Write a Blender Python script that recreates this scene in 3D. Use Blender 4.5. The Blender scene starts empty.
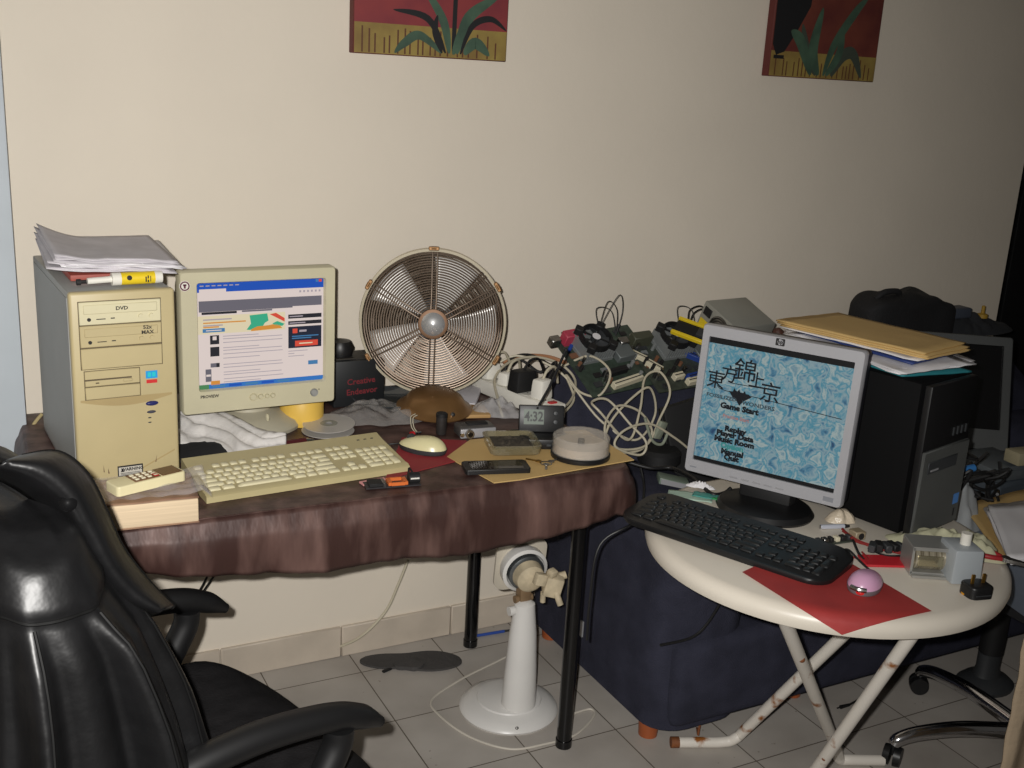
import bpy, bmesh, math, random
from mathutils import Matrix, Vector, Euler, noise
PI = math.pi
random.seed(7)
scene = bpy.context.scene
COL = scene.collection

# ------------------------------------------------------------------ camera
FPX, YAW, PITCH, ROLL, DIST, HEIGHT = 1099.545, 0.492085, 0.276673, 0.055827, 2.63645, 1.6
_cy, _sy, _cp, _sp = math.cos(YAW), math.sin(YAW), math.cos(PITCH), math.sin(PITCH)
FW = Vector((_sy*_cp, _cy*_cp, -_sp))
_r = Vector((_cy, -_sy, 0)); _u = _r.cross(FW)
RT = _r*math.cos(ROLL) + _u*math.sin(ROLL)
UP = -_r*math.sin(ROLL) + _u*math.cos(ROLL)
CAM = Vector((0, -DIST, HEIGHT))
def ray(px, py): return FW + RT*((px-512)/FPX) - UP*((py-384)/FPX)
def on(px, py, z):            # point of a photo measurement on a horizontal surface of height z
    d = ray(px, py); return CAM + d*((z-CAM.z)/d.z)
def at(px, py, y):            # the same on an upright plane parallel to the back wall
    d = ray(px, py); return CAM + d*((y-CAM.y)/d.y)
cd = bpy.data.cameras.new('camera'); cam = bpy.data.objects.new('camera', cd); COL.objects.link(cam)
cd.sensor_width = 36; cd.lens = FPX/1024*36; cd.clip_start = 0.02
cam.matrix_world = Matrix(((RT.x, UP.x, -FW.x, CAM.x), (RT.y, UP.y, -FW.y, CAM.y), (RT.z, UP.z, -FW.z, CAM.z), (0, 0, 0, 1)))
scene.camera = cam

# ------------------------------------------------------------------ materials
def lin(c):
    return tuple((v/255/12.92 if v/255 <= 0.04045 else ((v/255+0.055)/1.055)**2.4) for v in c)
MATS = {}
def mat(name, rgb, rough=0.6, metal=0.0, bump=0.0, bscale=60.0, var=0.06, vscale=8.0, spec=0.5, alpha=1.0, trans=0.0,
        rgb2=None, sheen=0.0, coat=0.0, stretch=None, emit=0.0, thresh=None):
    if name in MATS: return MATS[name]
    m = bpy.data.materials.new(name); m.use_nodes = True; MATS[name] = m
    nt = m.node_tree; N = nt.nodes; L = nt.links
    p = N['Principled BSDF']; p.inputs['Roughness'].default_value = rough; p.inputs['Metallic'].default_value = metal
    p.inputs['Specular IOR Level'].default_value = spec
    c = lin(rgb)
    tc = N.new('ShaderNodeTexCoord'); src = tc.outputs['Object']
    if stretch:
        mp = N.new('ShaderNodeMapping'); mp.inputs['Scale'].default_value = stretch; L.new(src, mp.inputs[0]); src = mp.outputs[0]
    nz = N.new('ShaderNodeTexNoise'); nz.inputs['Scale'].default_value = vscale; nz.inputs['Detail'].default_value = 4; L.new(src, nz.inputs['Vector'])
    rp = N.new('ShaderNodeValToRGB')
    if rgb2 is not None: c2 = lin(rgb2); a = c
    else: a = tuple(v*(1-var) for v in c); c2 = tuple(min(1, v*(1+var)) for v in c)
    lo, hi = thresh if thresh else (0.3, 0.7)
    rp.color_ramp.elements[0].position = lo; rp.color_ramp.elements[1].position = hi
    rp.color_ramp.elements[0].color = (*a, 1); rp.color_ramp.elements[1].color = (*c2, 1)
    L.new(nz.outputs['Fac'], rp.inputs[0]); L.new(rp.outputs[0], p.inputs['Base Color'])
    if bump:
        n2 = N.new('ShaderNodeTexNoise'); n2.inputs['Scale'].default_value = bscale; n2.inputs['Detail'].default_value = 3; L.new(src, n2.inputs['Vector'])
        b = N.new('ShaderNodeBump'); b.inputs['Strength'].default_value = bump; b.inputs['Distance'].default_value = 0.01
        L.new(n2.outputs['Fac'], b.inputs['Height']); L.new(b.outputs[0], p.inputs['Normal'])
    if alpha < 1: p.inputs['Alpha'].default_value = alpha
    if trans: p.inputs['Transmission Weight'].default_value = trans
    if sheen: p.inputs['Sheen Weight'].default_value = sheen
    if coat: p.inputs['Coat Weight'].default_value = coat
    if emit:
        L.new(rp.outputs[0], p.inputs['Emission Color']); p.inputs['Emission Strength'].default_value = emit
    return m

# ------------------------------------------------------------------ mesh building
class B:
    def __init__(s): s.bm = bmesh.new(); s.M = Matrix.Identity(4)
    def _add(s, verts, faces, mi=0):
        vs = [s.bm.verts.new(s.M @ Vector(v)) for v in verts]; out = []
        for f in faces:
            try: fc = s.bm.faces.new([vs[i] for i in f]); fc.material_index = mi; out.append(fc)
            except ValueError: pass
        return vs, out
    def box(s, c, d, rot=None, bev=0.0, seg=2, mi=0, taper=1.0):
        x, y, z = d[0]/2, d[1]/2, d[2]/2; t = taper
        R = Euler(rot).to_matrix() if rot else Matrix.Identity(3)
        vv = [(-x,-y,-z),(x,-y,-z),(x,y,-z),(-x,y,-z),(-x*t,-y*t,z),(x*t,-y*t,z),(x*t,y*t,z),(-x*t,y*t,z)]
        vs, fs = s._add([Vector(c)+R@Vector(v) for v in vv], [(0,3,2,1),(4,5,6,7),(0,1,5,4),(1,2,6,5),(2,3,7,6),(3,0,4,7)], mi)
        if bev > 0:
            es = list({e for f in fs for e in f.edges})
            r = bmesh.ops.bevel(s.bm, geom=es, offset=bev, segments=seg, profile=0.5, affect='EDGES')
            for f in r['faces']: f.material_index = mi
        return s
    def cyl(s, p0, p1, r0, r1=None, n=16, mi=0, caps=True):
        p0, p1 = Vector(p0), Vector(p1); r1 = r0 if r1 is None else r1
        q = (p1-p0).to_track_quat('Z', 'Y'); v = []
        for P, r in ((p0, r0), (p1, r1)):
            for i in range(n):
                a = 2*PI*i/n; v.append(P + q @ Vector((r*math.cos(a), r*math.sin(a), 0)))
        f = [(i, (i+1) % n, n+(i+1) % n, n+i) for i in range(n)]
        if caps: f += [tuple(range(n-1, -1, -1)), tuple(range(n, 2*n))]
        s._add(v, f, mi); return s
    def lathe(s, prof, n=24, c=(0,0,0), mi=0, sx=1.0, sy=1.0, axis=None, caps=True):
        c = Vector(c); q = Vector(axis).to_track_quat('Z','Y') if axis else None
        v = []; f = []
        for r, z in prof:
            for i in range(n):
                a = 2*PI*i/n; w = Vector((r*sx*math.cos(a), r*sy*math.sin(a), z)); v.append(c + (q @ w if q else w))
        for k in range(len(prof)-1):
            for i in range(n): f.append((k*n+i, k*n+(i+1) % n, (k+1)*n+(i+1) % n, (k+1)*n+i))
        caps = caps and prof[0] != prof[-1]
        if caps and prof[0][0] > 1e-5: f.append(tuple(range(n-1, -1, -1)))
        if caps and prof[-1][0] > 1e-5: f.append(tuple((len(prof)-1)*n+i for i in range(n)))
        s._add(v, f, mi); return s
    def tube(s, pts, r, n=8, closed=False, sub=6, mi=0, smooth=True, rad=None):
        P = [Vector(p) for p in pts]
        if smooth and len(P) > 2: P = spline(P, sub, closed)
        m = len(P); v = []; T = []
        for i in range(m):
            a = P[(i-1) % m] if (closed or i > 0) else P[0]; b = P[(i+1) % m] if (closed or i < m-1) else P[-1]
            T.append((b-a).normalized() if (b-a).length > 1e-9 else Vector((0,0,1)))
        ref = T[0].orthogonal().normalized()
        for i in range(m):
            ref = (ref - T[i]*ref.dot(T[i])); ref = ref.normalized() if ref.length > 1e-6 else T[i].orthogonal().normalized()
            bn = T[i].cross(ref); rr = r if rad is None else r*rad(i/max(1, m-1))
            for k in range(n):
                a = 2*PI*k/n; v.append(P[i] + ref*(rr*math.cos(a)) + bn*(rr*math.sin(a)))
        f = []
        for i in range(m if closed else m-1):
            j = (i+1) % m
            for k in range(n): f.append((i*n+k, i*n+(k+1) % n, j*n+(k+1) % n, j*n+k))
        if not closed: f += [tuple(range(n-1, -1, -1)), tuple((m-1)*n+k for k in range(n))]
        s._add(v, f, mi); return s
    def prism(s, poly, z0, z1, mi=0, bev=0.0):
        n = len(poly); v = [(x, y, z0) for x, y in poly] + [(x, y, z1) for x, y in poly]
        f = [tuple(range(n-1, -1, -1)), tuple(range(n, 2*n))] + [(i, (i+1) % n, n+(i+1) % n, n+i) for i in range(n)]
        vs, fs = s._add(v, f, mi)
        if bev:
            es = list({e for e in fs[1].edges})
            r = bmesh.ops.bevel(s.bm, geom=es, offset=bev, segments=3, profile=0.5, affect='EDGES')
            for q in r['faces']: q.material_index = mi
        return s
    def poly(s, pts, mi=0):
        s._add(pts, [tuple(range(len(pts)))], mi); return s
    def quad(s, x0, z0, x1, z1, y, mi=0):            # upright rectangle facing -y
        s._add([(x0,y,z0),(x1,y,z0),(x1,y,z1),(x0,y,z1)], [(0,1,2,3)], mi); return s
    def shape(s, pts, y, mi=0):                      # upright polygon facing -y, points (x, z)
        s._add([(x, y, z) for x, z in pts], [tuple(range(len(pts)))], mi); return s
    def grid(s, fn, nu, nv, mi=0, closed=False):
        v = [Vector(fn(i/(nu-1) if not closed else i/nu, j/(nv-1))) for j in range(nv) for i in range(nu)]; f = []
        for j in range(nv-1):
            for i in range(nu if closed else nu-1):
                k = (i+1) % nu; f.append((j*nu+i, j*nu+k, (j+1)*nu+k, (j+1)*nu+i))
        s._add(v, f, mi); return s
    def sphere(s, c, r, n=16, m=10, mi=0):
        rr = r if hasattr(r, '__len__') else (r, r, r)
        prof = [(math.sin(PI*k/m), -math.cos(PI*k/m)) for k in range(m+1)]
        v = []; f = []
        for q, z in prof:
            for i in range(n):
                a = 2*PI*i/n; v.append((c[0]+rr[0]*q*math.cos(a), c[1]+rr[1]*q*math.sin(a), c[2]+rr[2]*z))
        for k in range(m):
            for i in range(n): f.append((k*n+i, k*n+(i+1) % n, (k+1)*n+(i+1) % n, (k+1)*n+i))
        s._add(v, f, mi); return s
    def text(s, body, size, x, z, y, mi=0, ax='CENTER', scx=1.0, bold=0.0, rot=0.0, flat=False):
        cu = bpy.data.curves.new('lettering', 'FONT'); cu.body = body; cu.size = size; cu.align_x = ax; cu.align_y = 'CENTER'
        cu.offset = bold; cu.resolution_u = 2
        o = bpy.data.objects.new('lettering', cu); COL.objects.link(o)
        me = bpy.data.meshes.new_from_object(o.evaluated_get(bpy.context.evaluated_depsgraph_get()))
        c, t = math.cos(rot), math.sin(rot)
        vs = []
        for v in me.vertices:
            a, b = v.co.x*scx, v.co.y; a, b = a*c-b*t, a*t+b*c
            vs.append((x+a, z+b, y) if flat else (x+a, y, z+b))
        s._add(vs, [tuple(p.vertices) for p in me.polygons], mi)
        bpy.data.objects.remove(o); bpy.data.curves.remove(cu); bpy.data.meshes.remove(me); return s
    def weld(s, d=1e-5): bmesh.ops.remove_doubles(s.bm, verts=s.bm.verts, dist=d); return s
    def build(s, name, mats, parent=None, loc=None, rot=None, ang=38, thick=0.0, subsurf=0, fix=True):
        bm = s.bm
        if fix: bmesh.ops.recalc_face_normals(bm, faces=bm.faces)
        for f in bm.faces: f.smooth = True
        lim = math.radians(ang)
        for e in bm.edges:
            if len(e.link_faces) == 2 and e.calc_face_angle(0) > lim: e.smooth = False
        me = bpy.data.meshes.new(name); bm.to_mesh(me); bm.free()
        for m in (mats if isinstance(mats, (list, tuple)) else [mats]): me.materials.append(m)
        o = bpy.data.objects.new(name, me); COL.objects.link(o)
        if parent is not None: o.parent = parent
        if loc is not None: o.location = loc
        if rot is not None: o.rotation_euler = rot if hasattr(rot, '__len__') else (0, 0, rot)
        if thick:
            md = o.modifiers.new('thickness', 'SOLIDIFY'); md.thickness = thick; md.offset = 0
        if subsurf:
            md = o.modifiers.new('smooth', 'SUBSURF'); md.levels = subsurf; md.render_levels = subsurf
        return o
def spline(P, sub=6, closed=False):
    out = []; n = len(P); rng = range(n if closed else n-1)
    for i in rng:
        g = lambda k: P[k % n] if closed else P[max(0, min(n-1, k))]
        a, b, c, d = g(i-1), g(i), g(i+1), g(i+2)
        for k in range(sub):
            t = k/sub
            out.append(0.5*((2*b) + (c-a)*t + (2*a-5*b+4*c-d)*t*t + (3*b-a-3*c+d)*t**3))
    if not closed: out.append(P[-1])
    return out
def tag(o, label, cat, group=None):
    o['label'] = label; o['category'] = cat
    if group: o['group'] = group
    return o
def thing(name, label, cat, loc=(0,0,0), rot=0.0, group=None):
    o = bpy.data.objects.new(name, None); COL.objects.link(o); o.empty_display_size = 0.05
    o.location = loc; o.rotation_euler = rot if hasattr(rot, '__len__') else (0, 0, rot)
    return tag(o, label, cat, group)
def structure(o): o['kind'] = 'structure'; return o
def part(o, label): o['label'] = label; return o
def link_copy(o, parent, loc=None, rot=None):
    c = o.copy(); COL.objects.link(c); c.parent = parent
    if loc is not None: c.location = loc
    if rot is not None: c.rotation_euler = rot
    return c
def nz(x, y, z=0.0): return noise.noise(Vector((x, y, z)))
def lerp(a, b, t): return a+(b-a)*t
def sstep(a, b, x):
    t = max(0, min(1, (x-a)/(b-a))); return t*t*(3-2*t)
def interp(tab, x):
    if x <= tab[0][0]: return tab[0][1]
    for (a, b), (c, d) in zip(tab, tab[1:]):
        if x <= c: return b+(d-b)*(x-a)/(c-a)
    return tab[-1][1]
def rrect(w, h, r, n=5, cx=0.0, cy=0.0):
    out = []
    for sx, sy, a0 in ((1,1,0),(-1,1,90),(-1,-1,180),(1,-1,270)):
        for k in range(n+1):
            a = math.radians(a0+90*k/n); out.append((cx+sx*(w/2-r)+r*math.cos(a), cy+sy*(h/2-r)+r*math.sin(a)))
    return out
def crumple(prof_r, h, seed, nu=56, nv=18, rough=0.35, fs=7.0, edge=0.0):
    """a soft heap: prof_r(angle) gives the outline radius"""
    def fn(u, v):
        a = 2*PI*u; r = prof_r(a)*v
        x, y = r*math.cos(a), r*math.sin(a)
        base = h*(1-v**2.2)
        n = nz(x*fs*2.5+seed, y*fs*2.5, seed)*0.6 + abs(nz(x*fs*5+seed, y*fs*5, seed*2))*0.8
        z = base*(0.75+rough*n*1.4) + rough*h*0.5*n*(1-v**6) + edge*(1-v**8)
        return (x, y, max(0.001*(1-v), z))
    return fn

# common materials
M_black = mat('black_plastic', (22,22,23), 0.42, var=0.15)
M_blackmatte = mat('black_matte_plastic', (18,18,19), 0.65, var=0.2)
M_blackgloss = mat('black_gloss_plastic', (12,12,13), 0.18)
M_beige = mat('beige_plastic', (196,189,160), 0.45, var=0.05, bump=0.03, bscale=300)
M_beige2 = mat('yellowed_beige_plastic', (184,169,128), 0.45, var=0.05)
M_beigekey = mat('beige_key_plastic', (206,198,164), 0.5, var=0.04)
M_greymetal = mat('grey_painted_steel', (150,150,146), 0.42, var=0.06, bump=0.02, bscale=200)
M_white = mat('white_plastic', (225,222,212), 0.4, var=0.03)
M_whitemetal = mat('white_painted_metal', (225,222,212), 0.3, var=0.04)
M_cable_w = mat('white_cable', (190,182,160), 0.5, var=0.08)
M_cable_b = mat('black_cable', (20,20,21), 0.5)
M_chrome = mat('chrome', (205,205,208), 0.16, 1.0, var=0.1, vscale=20)
M_steel = mat('steel', (160,158,155), 0.32, 1.0, var=0.15, vscale=30)
M_navy = mat('navy_sofa_fabric', (50,51,64), 0.92, var=0.22, vscale=14, bump=0.35, bscale=260, spec=0.15)
M_paper = mat('white_paper', (222,220,222), 0.75, var=0.03)
M_greypaper = mat('grey_newsprint', (200,196,200), 0.85, var=0.08, vscale=22)
M_tan = mat('manila_paper', (196,164,106), 0.75, var=0.05)
M_red = mat('red_card', (140,38,44), 0.7, var=0.12, vscale=10)
M_green = mat('green_circuit_board', (56,68,58), 0.5, var=0.3, vscale=60)
M_dark = mat('dark_grey_plastic', (52,54,56), 0.5, var=0.15)
M_silver = mat('silver_plastic', (165,165,168), 0.38, 0.3, var=0.04)
M_redplastic = mat('red_plastic', (170,28,34), 0.4)
M_yellow = mat('yellow_plastic', (226,196,36), 0.4, var=0.05)
M_blue = mat('blue_plastic', (38,70,150), 0.45)
M_gold = mat('brass', (170,130,60), 0.3, 0.9)
M_ink = mat('dark_print', (28,26,26), 0.7)
FLASH, AMB = 218.0, 0.05
def emat(name, rgb, s=0.8):
    if name in MATS: return MATS[name]
    m = bpy.data.materials.new(name); m.use_nodes = True; MATS[name] = m
    p = m.node_tree.nodes['Principled BSDF']; p.inputs['Base Color'].default_value = (0.01,0.01,0.01,1)
    p.inputs['Roughness'].default_value = 0.35; p.inputs['Specular IOR Level'].default_value = 0.2
    p.inputs['Emission Color'].default_value = (*lin(rgb), 1); p.inputs['Emission Strength'].default_value = s
    return m
# ================================================================== SETTING
def tile_mat():
    m = bpy.data.materials.new('floor_tiles'); m.use_nodes = True; nt = m.node_tree; N = nt.nodes; L = nt.links
    p = N['Principled BSDF']; tc = N.new('ShaderNodeTexCoord'); sx = N.new('ShaderNodeSeparateXYZ'); L.new(tc.outputs['Object'], sx.inputs[0])
    S = 0.25122
    def ma(op, a, b=None, c=None):
        n = N.new('ShaderNodeMath'); n.operation = op
        for i, v in enumerate((a, b, c)):
            if v is None: continue
            if isinstance(v, (int, float)): n.inputs[i].default_value = v
            else: L.new(v, n.inputs[i])
        return n.outputs[0]
    def cell(sock, off):
        t = ma('DIVIDE', ma('SUBTRACT', sock, off), S); fr = ma('FRACT', t); fl = ma('FLOOR', t)
        d = ma('MULTIPLY', ma('MINIMUM', fr, ma('SUBTRACT', 1.0, fr)), S); return d, fl
    dx, ix = cell(sx.outputs[0], 0.93794); dy, iy = cell(sx.outputs[1], -0.10983)
    g = ma('LESS_THAN', ma('MINIMUM', dx, dy), 0.0016)
    cmb = N.new('ShaderNodeCombineXYZ'); L.new(ix, cmb.inputs[0]); L.new(iy, cmb.inputs[1])
    wn = N.new('ShaderNodeTexWhiteNoise'); L.new(cmb.outputs[0], wn.inputs['Vector'])
    nz1 = N.new('ShaderNodeTexNoise'); nz1.inputs['Scale'].default_value = 5; nz1.inputs['Detail'].default_value = 6; L.new(tc.outputs['Object'], nz1.inputs['Vector'])
    rp = N.new('ShaderNodeValToRGB'); rp.color_ramp.elements[0].position = .32; rp.color_ramp.elements[1].position = .72
    rp.color_ramp.elements[0].color = (*lin((170,163,155)),1); rp.color_ramp.elements[1].color = (*lin((190,184,176)),1); L.new(nz1.outputs['Fac'], rp.inputs[0])
    sp = N.new('ShaderNodeTexNoise'); sp.inputs['Scale'].default_value = 38; sp.inputs['Detail'].default_value = 2; L.new(tc.outputs['Object'], sp.inputs['Vector'])
    spk = ma('MULTIPLY', ma('GREATER_THAN', sp.outputs['Fac'], 0.74), 0.5)
    mx0 = N.new('ShaderNodeMix'); mx0.data_type = 'RGBA'; L.new(spk, mx0.inputs[0]); L.new(rp.outputs[0], mx0.inputs[6]); mx0.inputs[7].default_value = (*lin((110,100,88)),1)
    br = N.new('ShaderNodeMix'); br.data_type = 'RGBA'; br.blend_type = 'MULTIPLY'; br.inputs[0].default_value = 1
    v = ma('ADD', ma('MULTIPLY', wn.outputs['Value'], 0.10), 0.90); cc = N.new('ShaderNodeCombineColor')
    for i in range(3): L.new(v, cc.inputs[i])
    L.new(mx0.outputs[2], br.inputs[6]); L.new(cc.outputs[0], br.inputs[7])
    mx = N.new('ShaderNodeMix'); mx.data_type = 'RGBA'; L.new(g, mx.inputs[0]); L.new(br.outputs[2], mx.inputs[6]); mx.inputs[7].default_value = (*lin((92,84,74)),1)
    L.new(mx.outputs[2], p.inputs['Base Color']); p.inputs['Roughness'].default_value = 0.45; p.inputs['Specular IOR Level'].default_value = .3
    return m
M_wall = mat('cream_wall_paint', (226,216,200), 0.7, var=0.025, vscale=3, bump=0.06, bscale=40, spec=0.2)
M_base = mat('skirting_tile', (196,184,168), 0.5, var=0.1, vscale=9)
M_doorw = mat('pale_blue_white_door_paint', (190,198,204), 0.45, var=0.03)
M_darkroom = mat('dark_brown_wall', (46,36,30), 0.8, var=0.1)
structure(B().box((1.6,-1.2,-0.05), (6.4,7.2,0.1)).build('floor', tile_mat()))
structure(B().box((1.143,0.06,1.4), (4.486,0.12,2.8)).build('wall_back', M_wall))
structure(B().box((-1.16,-1.8,1.4), (0.12,3.6,2.8)).build('wall_left', M_wall))
b = B(); x = -1.09
while x < 3.37:
    x1 = min(x+0.2512*1.33, 3.385); b.box(((x+x1)/2,-0.006,0.046), (x1-x-0.0025,0.012,0.092), bev=0.003, seg=1); x = x1
structure(b.build('baseboard_back', M_base))
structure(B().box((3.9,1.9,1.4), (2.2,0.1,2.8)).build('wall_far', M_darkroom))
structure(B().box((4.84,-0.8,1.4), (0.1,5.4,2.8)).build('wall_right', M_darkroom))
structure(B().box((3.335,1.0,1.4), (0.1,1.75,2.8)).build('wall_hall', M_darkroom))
# pale door leaf standing open against the wall on the left
d = structure(B().box((0,0,1.02), (0.78,0.04,2.04), bev=0.004).build('door_1', M_doorw, loc=(-0.242,-0.06,0.0)))
b = B(); b.cyl((-0.30,-0.02,1.0), (-0.30,-0.07,1.0), 0.012).tube([(-0.30,-0.065,1.0),(-0.25,-0.07,1.0),(-0.19,-0.068,1.0)], 0.009)
b.build('door_handle', M_chrome, d)
# dark tall cabinet glimpsed past the wall's end
cb = thing('cabinet', 'tall black cabinet in the dark opening past the right end of the wall', 'cabinet', (3.86,0.62,0))
B().box((0,0,0.66), (0.8,0.5,1.28), bev=0.006).build('body', M_blackmatte, cb)
for s in (-1, 1):
    dr = B().box((s*0.197,-0.26,0.66), (0.385,0.02,1.2), bev=0.004).build('door', M_black, cb)

# ------------------------------------------------------------------ the two paintings
def painting(x0, x1, z0, z1, name, label, kind):
    w, h = x1-x0, z1-z0
    root = thing('painting', label, 'painting', ((x0+x1)/2, -0.02, z0), group='plant paintings on the wall')
    red = mat('painted_red_ground', (116,44,54), 0.6, var=0.3, vscale=9, rgb2=(144,58,56)) if kind == 0 else mat('painted_dark_red_ground', (88,38,36), 0.6, rgb2=(120,62,46), vscale=8)
    B().box((0,0.0,h/2), (w,0.03,h), bev=0.002, seg=1).build('canvas', mat('canvas_edge', (96,40,36), 0.7), root)
    mus = mat('painted_mustard_band', (156,136,70), 0.6, rgb2=(128,104,56), vscale=14)
    brn = mat('painted_brown_line', (92,56,36), 0.6); gr = mat('painted_green_leaf', (52,72,60), 0.6, rgb2=(74,100,80), vscale=18); bl = mat('painted_black_stem', (26,26,28), 0.6)
    b = B(); b.quad(-w/2+.002, .002, w/2-.002, h-.002, -0.0156, 0); b.quad(-w/2+.002, .002, w/2-.002, .072, -0.0160, 1)
    x = -w/2+0.02
    while x < w/2-.02:
        b.quad(x, .004, x+.004, .052+.012*math.sin(x*60), -0.0163, 2); x += random.uniform(.012,.03)
    def leaf(p, wd, mi, y):
        P = spline([Vector((a, 0, c)) for a, c in p], 8); L_, R_ = [], []
        for i, q in enumerate(P):
            t = i/(len(P)-1); d_ = (P[min(i+1, len(P)-1)]-P[max(i-1, 0)]).normalized(); n_ = Vector((-d_.z, 0, d_.x)); ww = wd*(math.sin(PI*min(1, t*0.93+.05))**0.8)
            L_.append(q+n_*ww); R_.append(q-n_*ww)
        for i in range(len(P)-1): b._add([(L_[i].x,y,L_[i].z),(R_[i].x,y,R_[i].z),(R_[i+1].x,y,R_[i+1].z),(L_[i+1].x,y,L_[i+1].z)], [(0,1,2,3)], mi)
    if kind == 0:
        cx = .055
        leaf([(cx,.01),(cx+.002,.1),(cx+.004,h-.01)], .006, 4, -.0166)
        for k, p in enumerate([[(cx-.02,.012),(cx-.07,.09),(cx-.16,.105)],[(cx-.01,.012),(cx-.03,.09),(cx-.09,.17)],[(cx+.01,.012),(cx+.04,.10),(cx+.12,.155)],
                    [(cx+.02,.012),(cx+.05,.08),(cx+.1,.1),(cx+.145,.075)],[(cx-.03,.012),(cx-.09,.05),(cx-.13,.03),(cx-.155,.006)],[(cx+.03,.012),(cx+.06,.04),(cx+.10,.012)],
                    [(cx-.03,.012),(cx-.05,.06),(cx-.045,.1)],[(cx,.01),(cx+.02,.06),(cx+.045,.11)]]):
            leaf(p, .008+.003*(k % 3), 3 if k % 3 else 4, -.0168-.0002*k)
    else:
        b.shape([(-w/2+.004,.09),(-w/2+.02,.06),(-w/2+.05,.07),(-w/2+.09,.13),(-w/2+.13,.2),(-w/2+.15,h-.01),(-w/2+.004,h-.01)], -.0164, 4)
        b.quad(-w/2+.012,.05,-w/2+.05,.06,-.0165,4)
        for k, p in enumerate([[(-.03,.01),(-.07,.07),(-.1,.15)],[(-.02,.01),(-.05,.08),(-.03,.2)],[(.0,.01),(.03,.10),(.10,.2),(.14,.24)],[(.03,.01),(.07,.07),(.11,.075),(.15,.01)],[(.01,.01),(.05,.07),(.06,.14)],[(-.05,.01),(-.1,.1),(-.14,.13)]]):
            leaf(p, .014+.004*(k % 2), 3 if k % 3 else 5, -.0168-.0002*k)
    b.build('painted_surface', [red, mus, brn, gr, bl, mat('painted_dull_leaf', (64,72,62), .6)], root)
painting(.916, 1.325, 1.622, 2.08, 'a', 'square painting of a spreading green leaved plant, above the round fan', 0)
painting(2.178, 2.592, 1.627, 2.10, 'b', 'dim square painting of broad grey green leaves, above the silver monitor', 1)

# ================================================================== DESK
CZ = 0.784                                              # top of the tablecloth
DX0, DX1, DY0, DY1 = 0.12, 1.305, -0.765, -0.03
desk = thing('desk', 'rectangular desk with black tube legs under the brown satin cloth', 'desk', (0.736,-0.4,0))
B().box((-.0235,0.0025,0.767), (1.179,0.729,0.024), bev=0.004).build('tabletop', mat('desk_board', (90,66,50), .5), desk)
lb = B(); lb.cyl((0,0,0.012), (0,0,0.755), 0.0185, n=20).cyl((0,0,0), (0,0,0.02), 0.0205, n=20)
l0 = lb.build('leg', M_blackgloss, desk, loc=(0.541,-0.221,0))
for p in ((0.518,0.312),(-0.50,-0.221),(-0.50,0.312)): link_copy(l0, desk, (p[0],p[1],0))
B().box((0,-0.221,0.735),(1.0,0.02,0.036)).box((0,0.312,0.735),(1.0,0.02,0.036)).box((-0.5,0.045,0.735),(0.02,0.5,0.036)).box((0.541,0.045,0.735),(0.02,0.5,0.036)).build('rail', M_blackgloss, desk)

M_satin = mat('brown_satin', (62,42,38), 0.46, metal=0.12, rgb2=(112,86,79), vscale=17, bump=0.2, bscale=30, stretch=(1.0,1.0,0.22), thresh=(.44,.74), spec=.35)
HEM = [(.1,.095),(.26,.086),(.47,.124),(.63,.140),(.77,.139),(.95,.152),(1.09,.134),(1.19,.126),(1.31,.098),(1.36,.07)]
path = []                                              # rim of the desk, left-back > front > right-back, with outward normals
for k in range(30): path.append((DX0, lerp(DY1, DY0+.03, k/29), -1, 0))
for k in range(1, 7): a = math.radians(180+90*k/7); path.append((DX0+.03+.03*math.cos(a), DY0+.03+.03*math.sin(a), math.cos(a), math.sin(a)))
for k in range(121): path.append((lerp(DX0+.03, DX1-.03, k/120), DY0, 0, -1))
for k in range(1, 7): a = math.radians(270+90*k/7); path.append((DX1-.03+.03*math.cos(a), DY0+.03+.03*math.sin(a), math.cos(a), math.sin(a)))
for k in range(31): path.append((DX1, lerp(DY0+.03, DY1, k/30), 1, 0))
b = B(); NV = 14
def cloth(i, j):
    x, y, nx_, ny_ = path[i]; t = j/(NV-1); s = i*0.055
    drop = .90*interp(HEM, x) if ny_ < -0.5 else (0.10 if nx_ < 0 else 0.075+0.05*nz(y*5, 3.1))
    fold = (0.005*math.sin(s*4.3+1.7*nz(s*.9, 2))+0.007*nz(s*2.2, 5.5)+0.003*nz(s*6,1.5)+.0022*math.sin(s*15+3*nz(s*1.7,8)))
    out = 0.004+0.012*min(1, t*4)+fold*sstep(0.1, 1, t)+0.006*math.sin(t*3)
    if nx_ > 0.2 and ny_ < -0.2: out += .012*t
    out = max(.004, out)
    rim = 0.008*(1-math.sqrt(max(0, 1-min(1, t*7)**2)))
    return (x+nx_*out, y+ny_*out, CZ-.0015-rim-drop*t+0.0015*nz(s*7, t*3))
vs = [[cloth(i, j) for i in range(len(path))] for j in range(NV)]
n = len(path)
b._add([v for row in vs for v in row], [(j*n+i, j*n+i+1, (j+1)*n+i+1, (j+1)*n+i) for j in range(NV-1) for i in range(n-1)])
b._add([(x, y, CZ-.0015) for x, y, _, _ in path]+[v for v in vs[0]], [tuple(range(n))]+[(i, i+1, n+i+1, n+i) for i in range(n-1)])
o = b.build('tablecloth', M_satin, thick=0.0016, ang=60)
DROT = math.radians(-2.0); piv = Vector((1.30,-.765,0)); RD = Matrix.Translation(piv) @ Matrix.Rotation(DROT,4,'Z') @ Matrix.Translation(-piv)
o.location = RD.translation; o.rotation_euler = (0,0,DROT); desk.location = RD @ desk.location; desk.rotation_euler = (0,0,DROT)
tag(o, 'brown satin tablecloth draped over the rectangular desk with a wavy hem', 'tablecloth')

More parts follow.
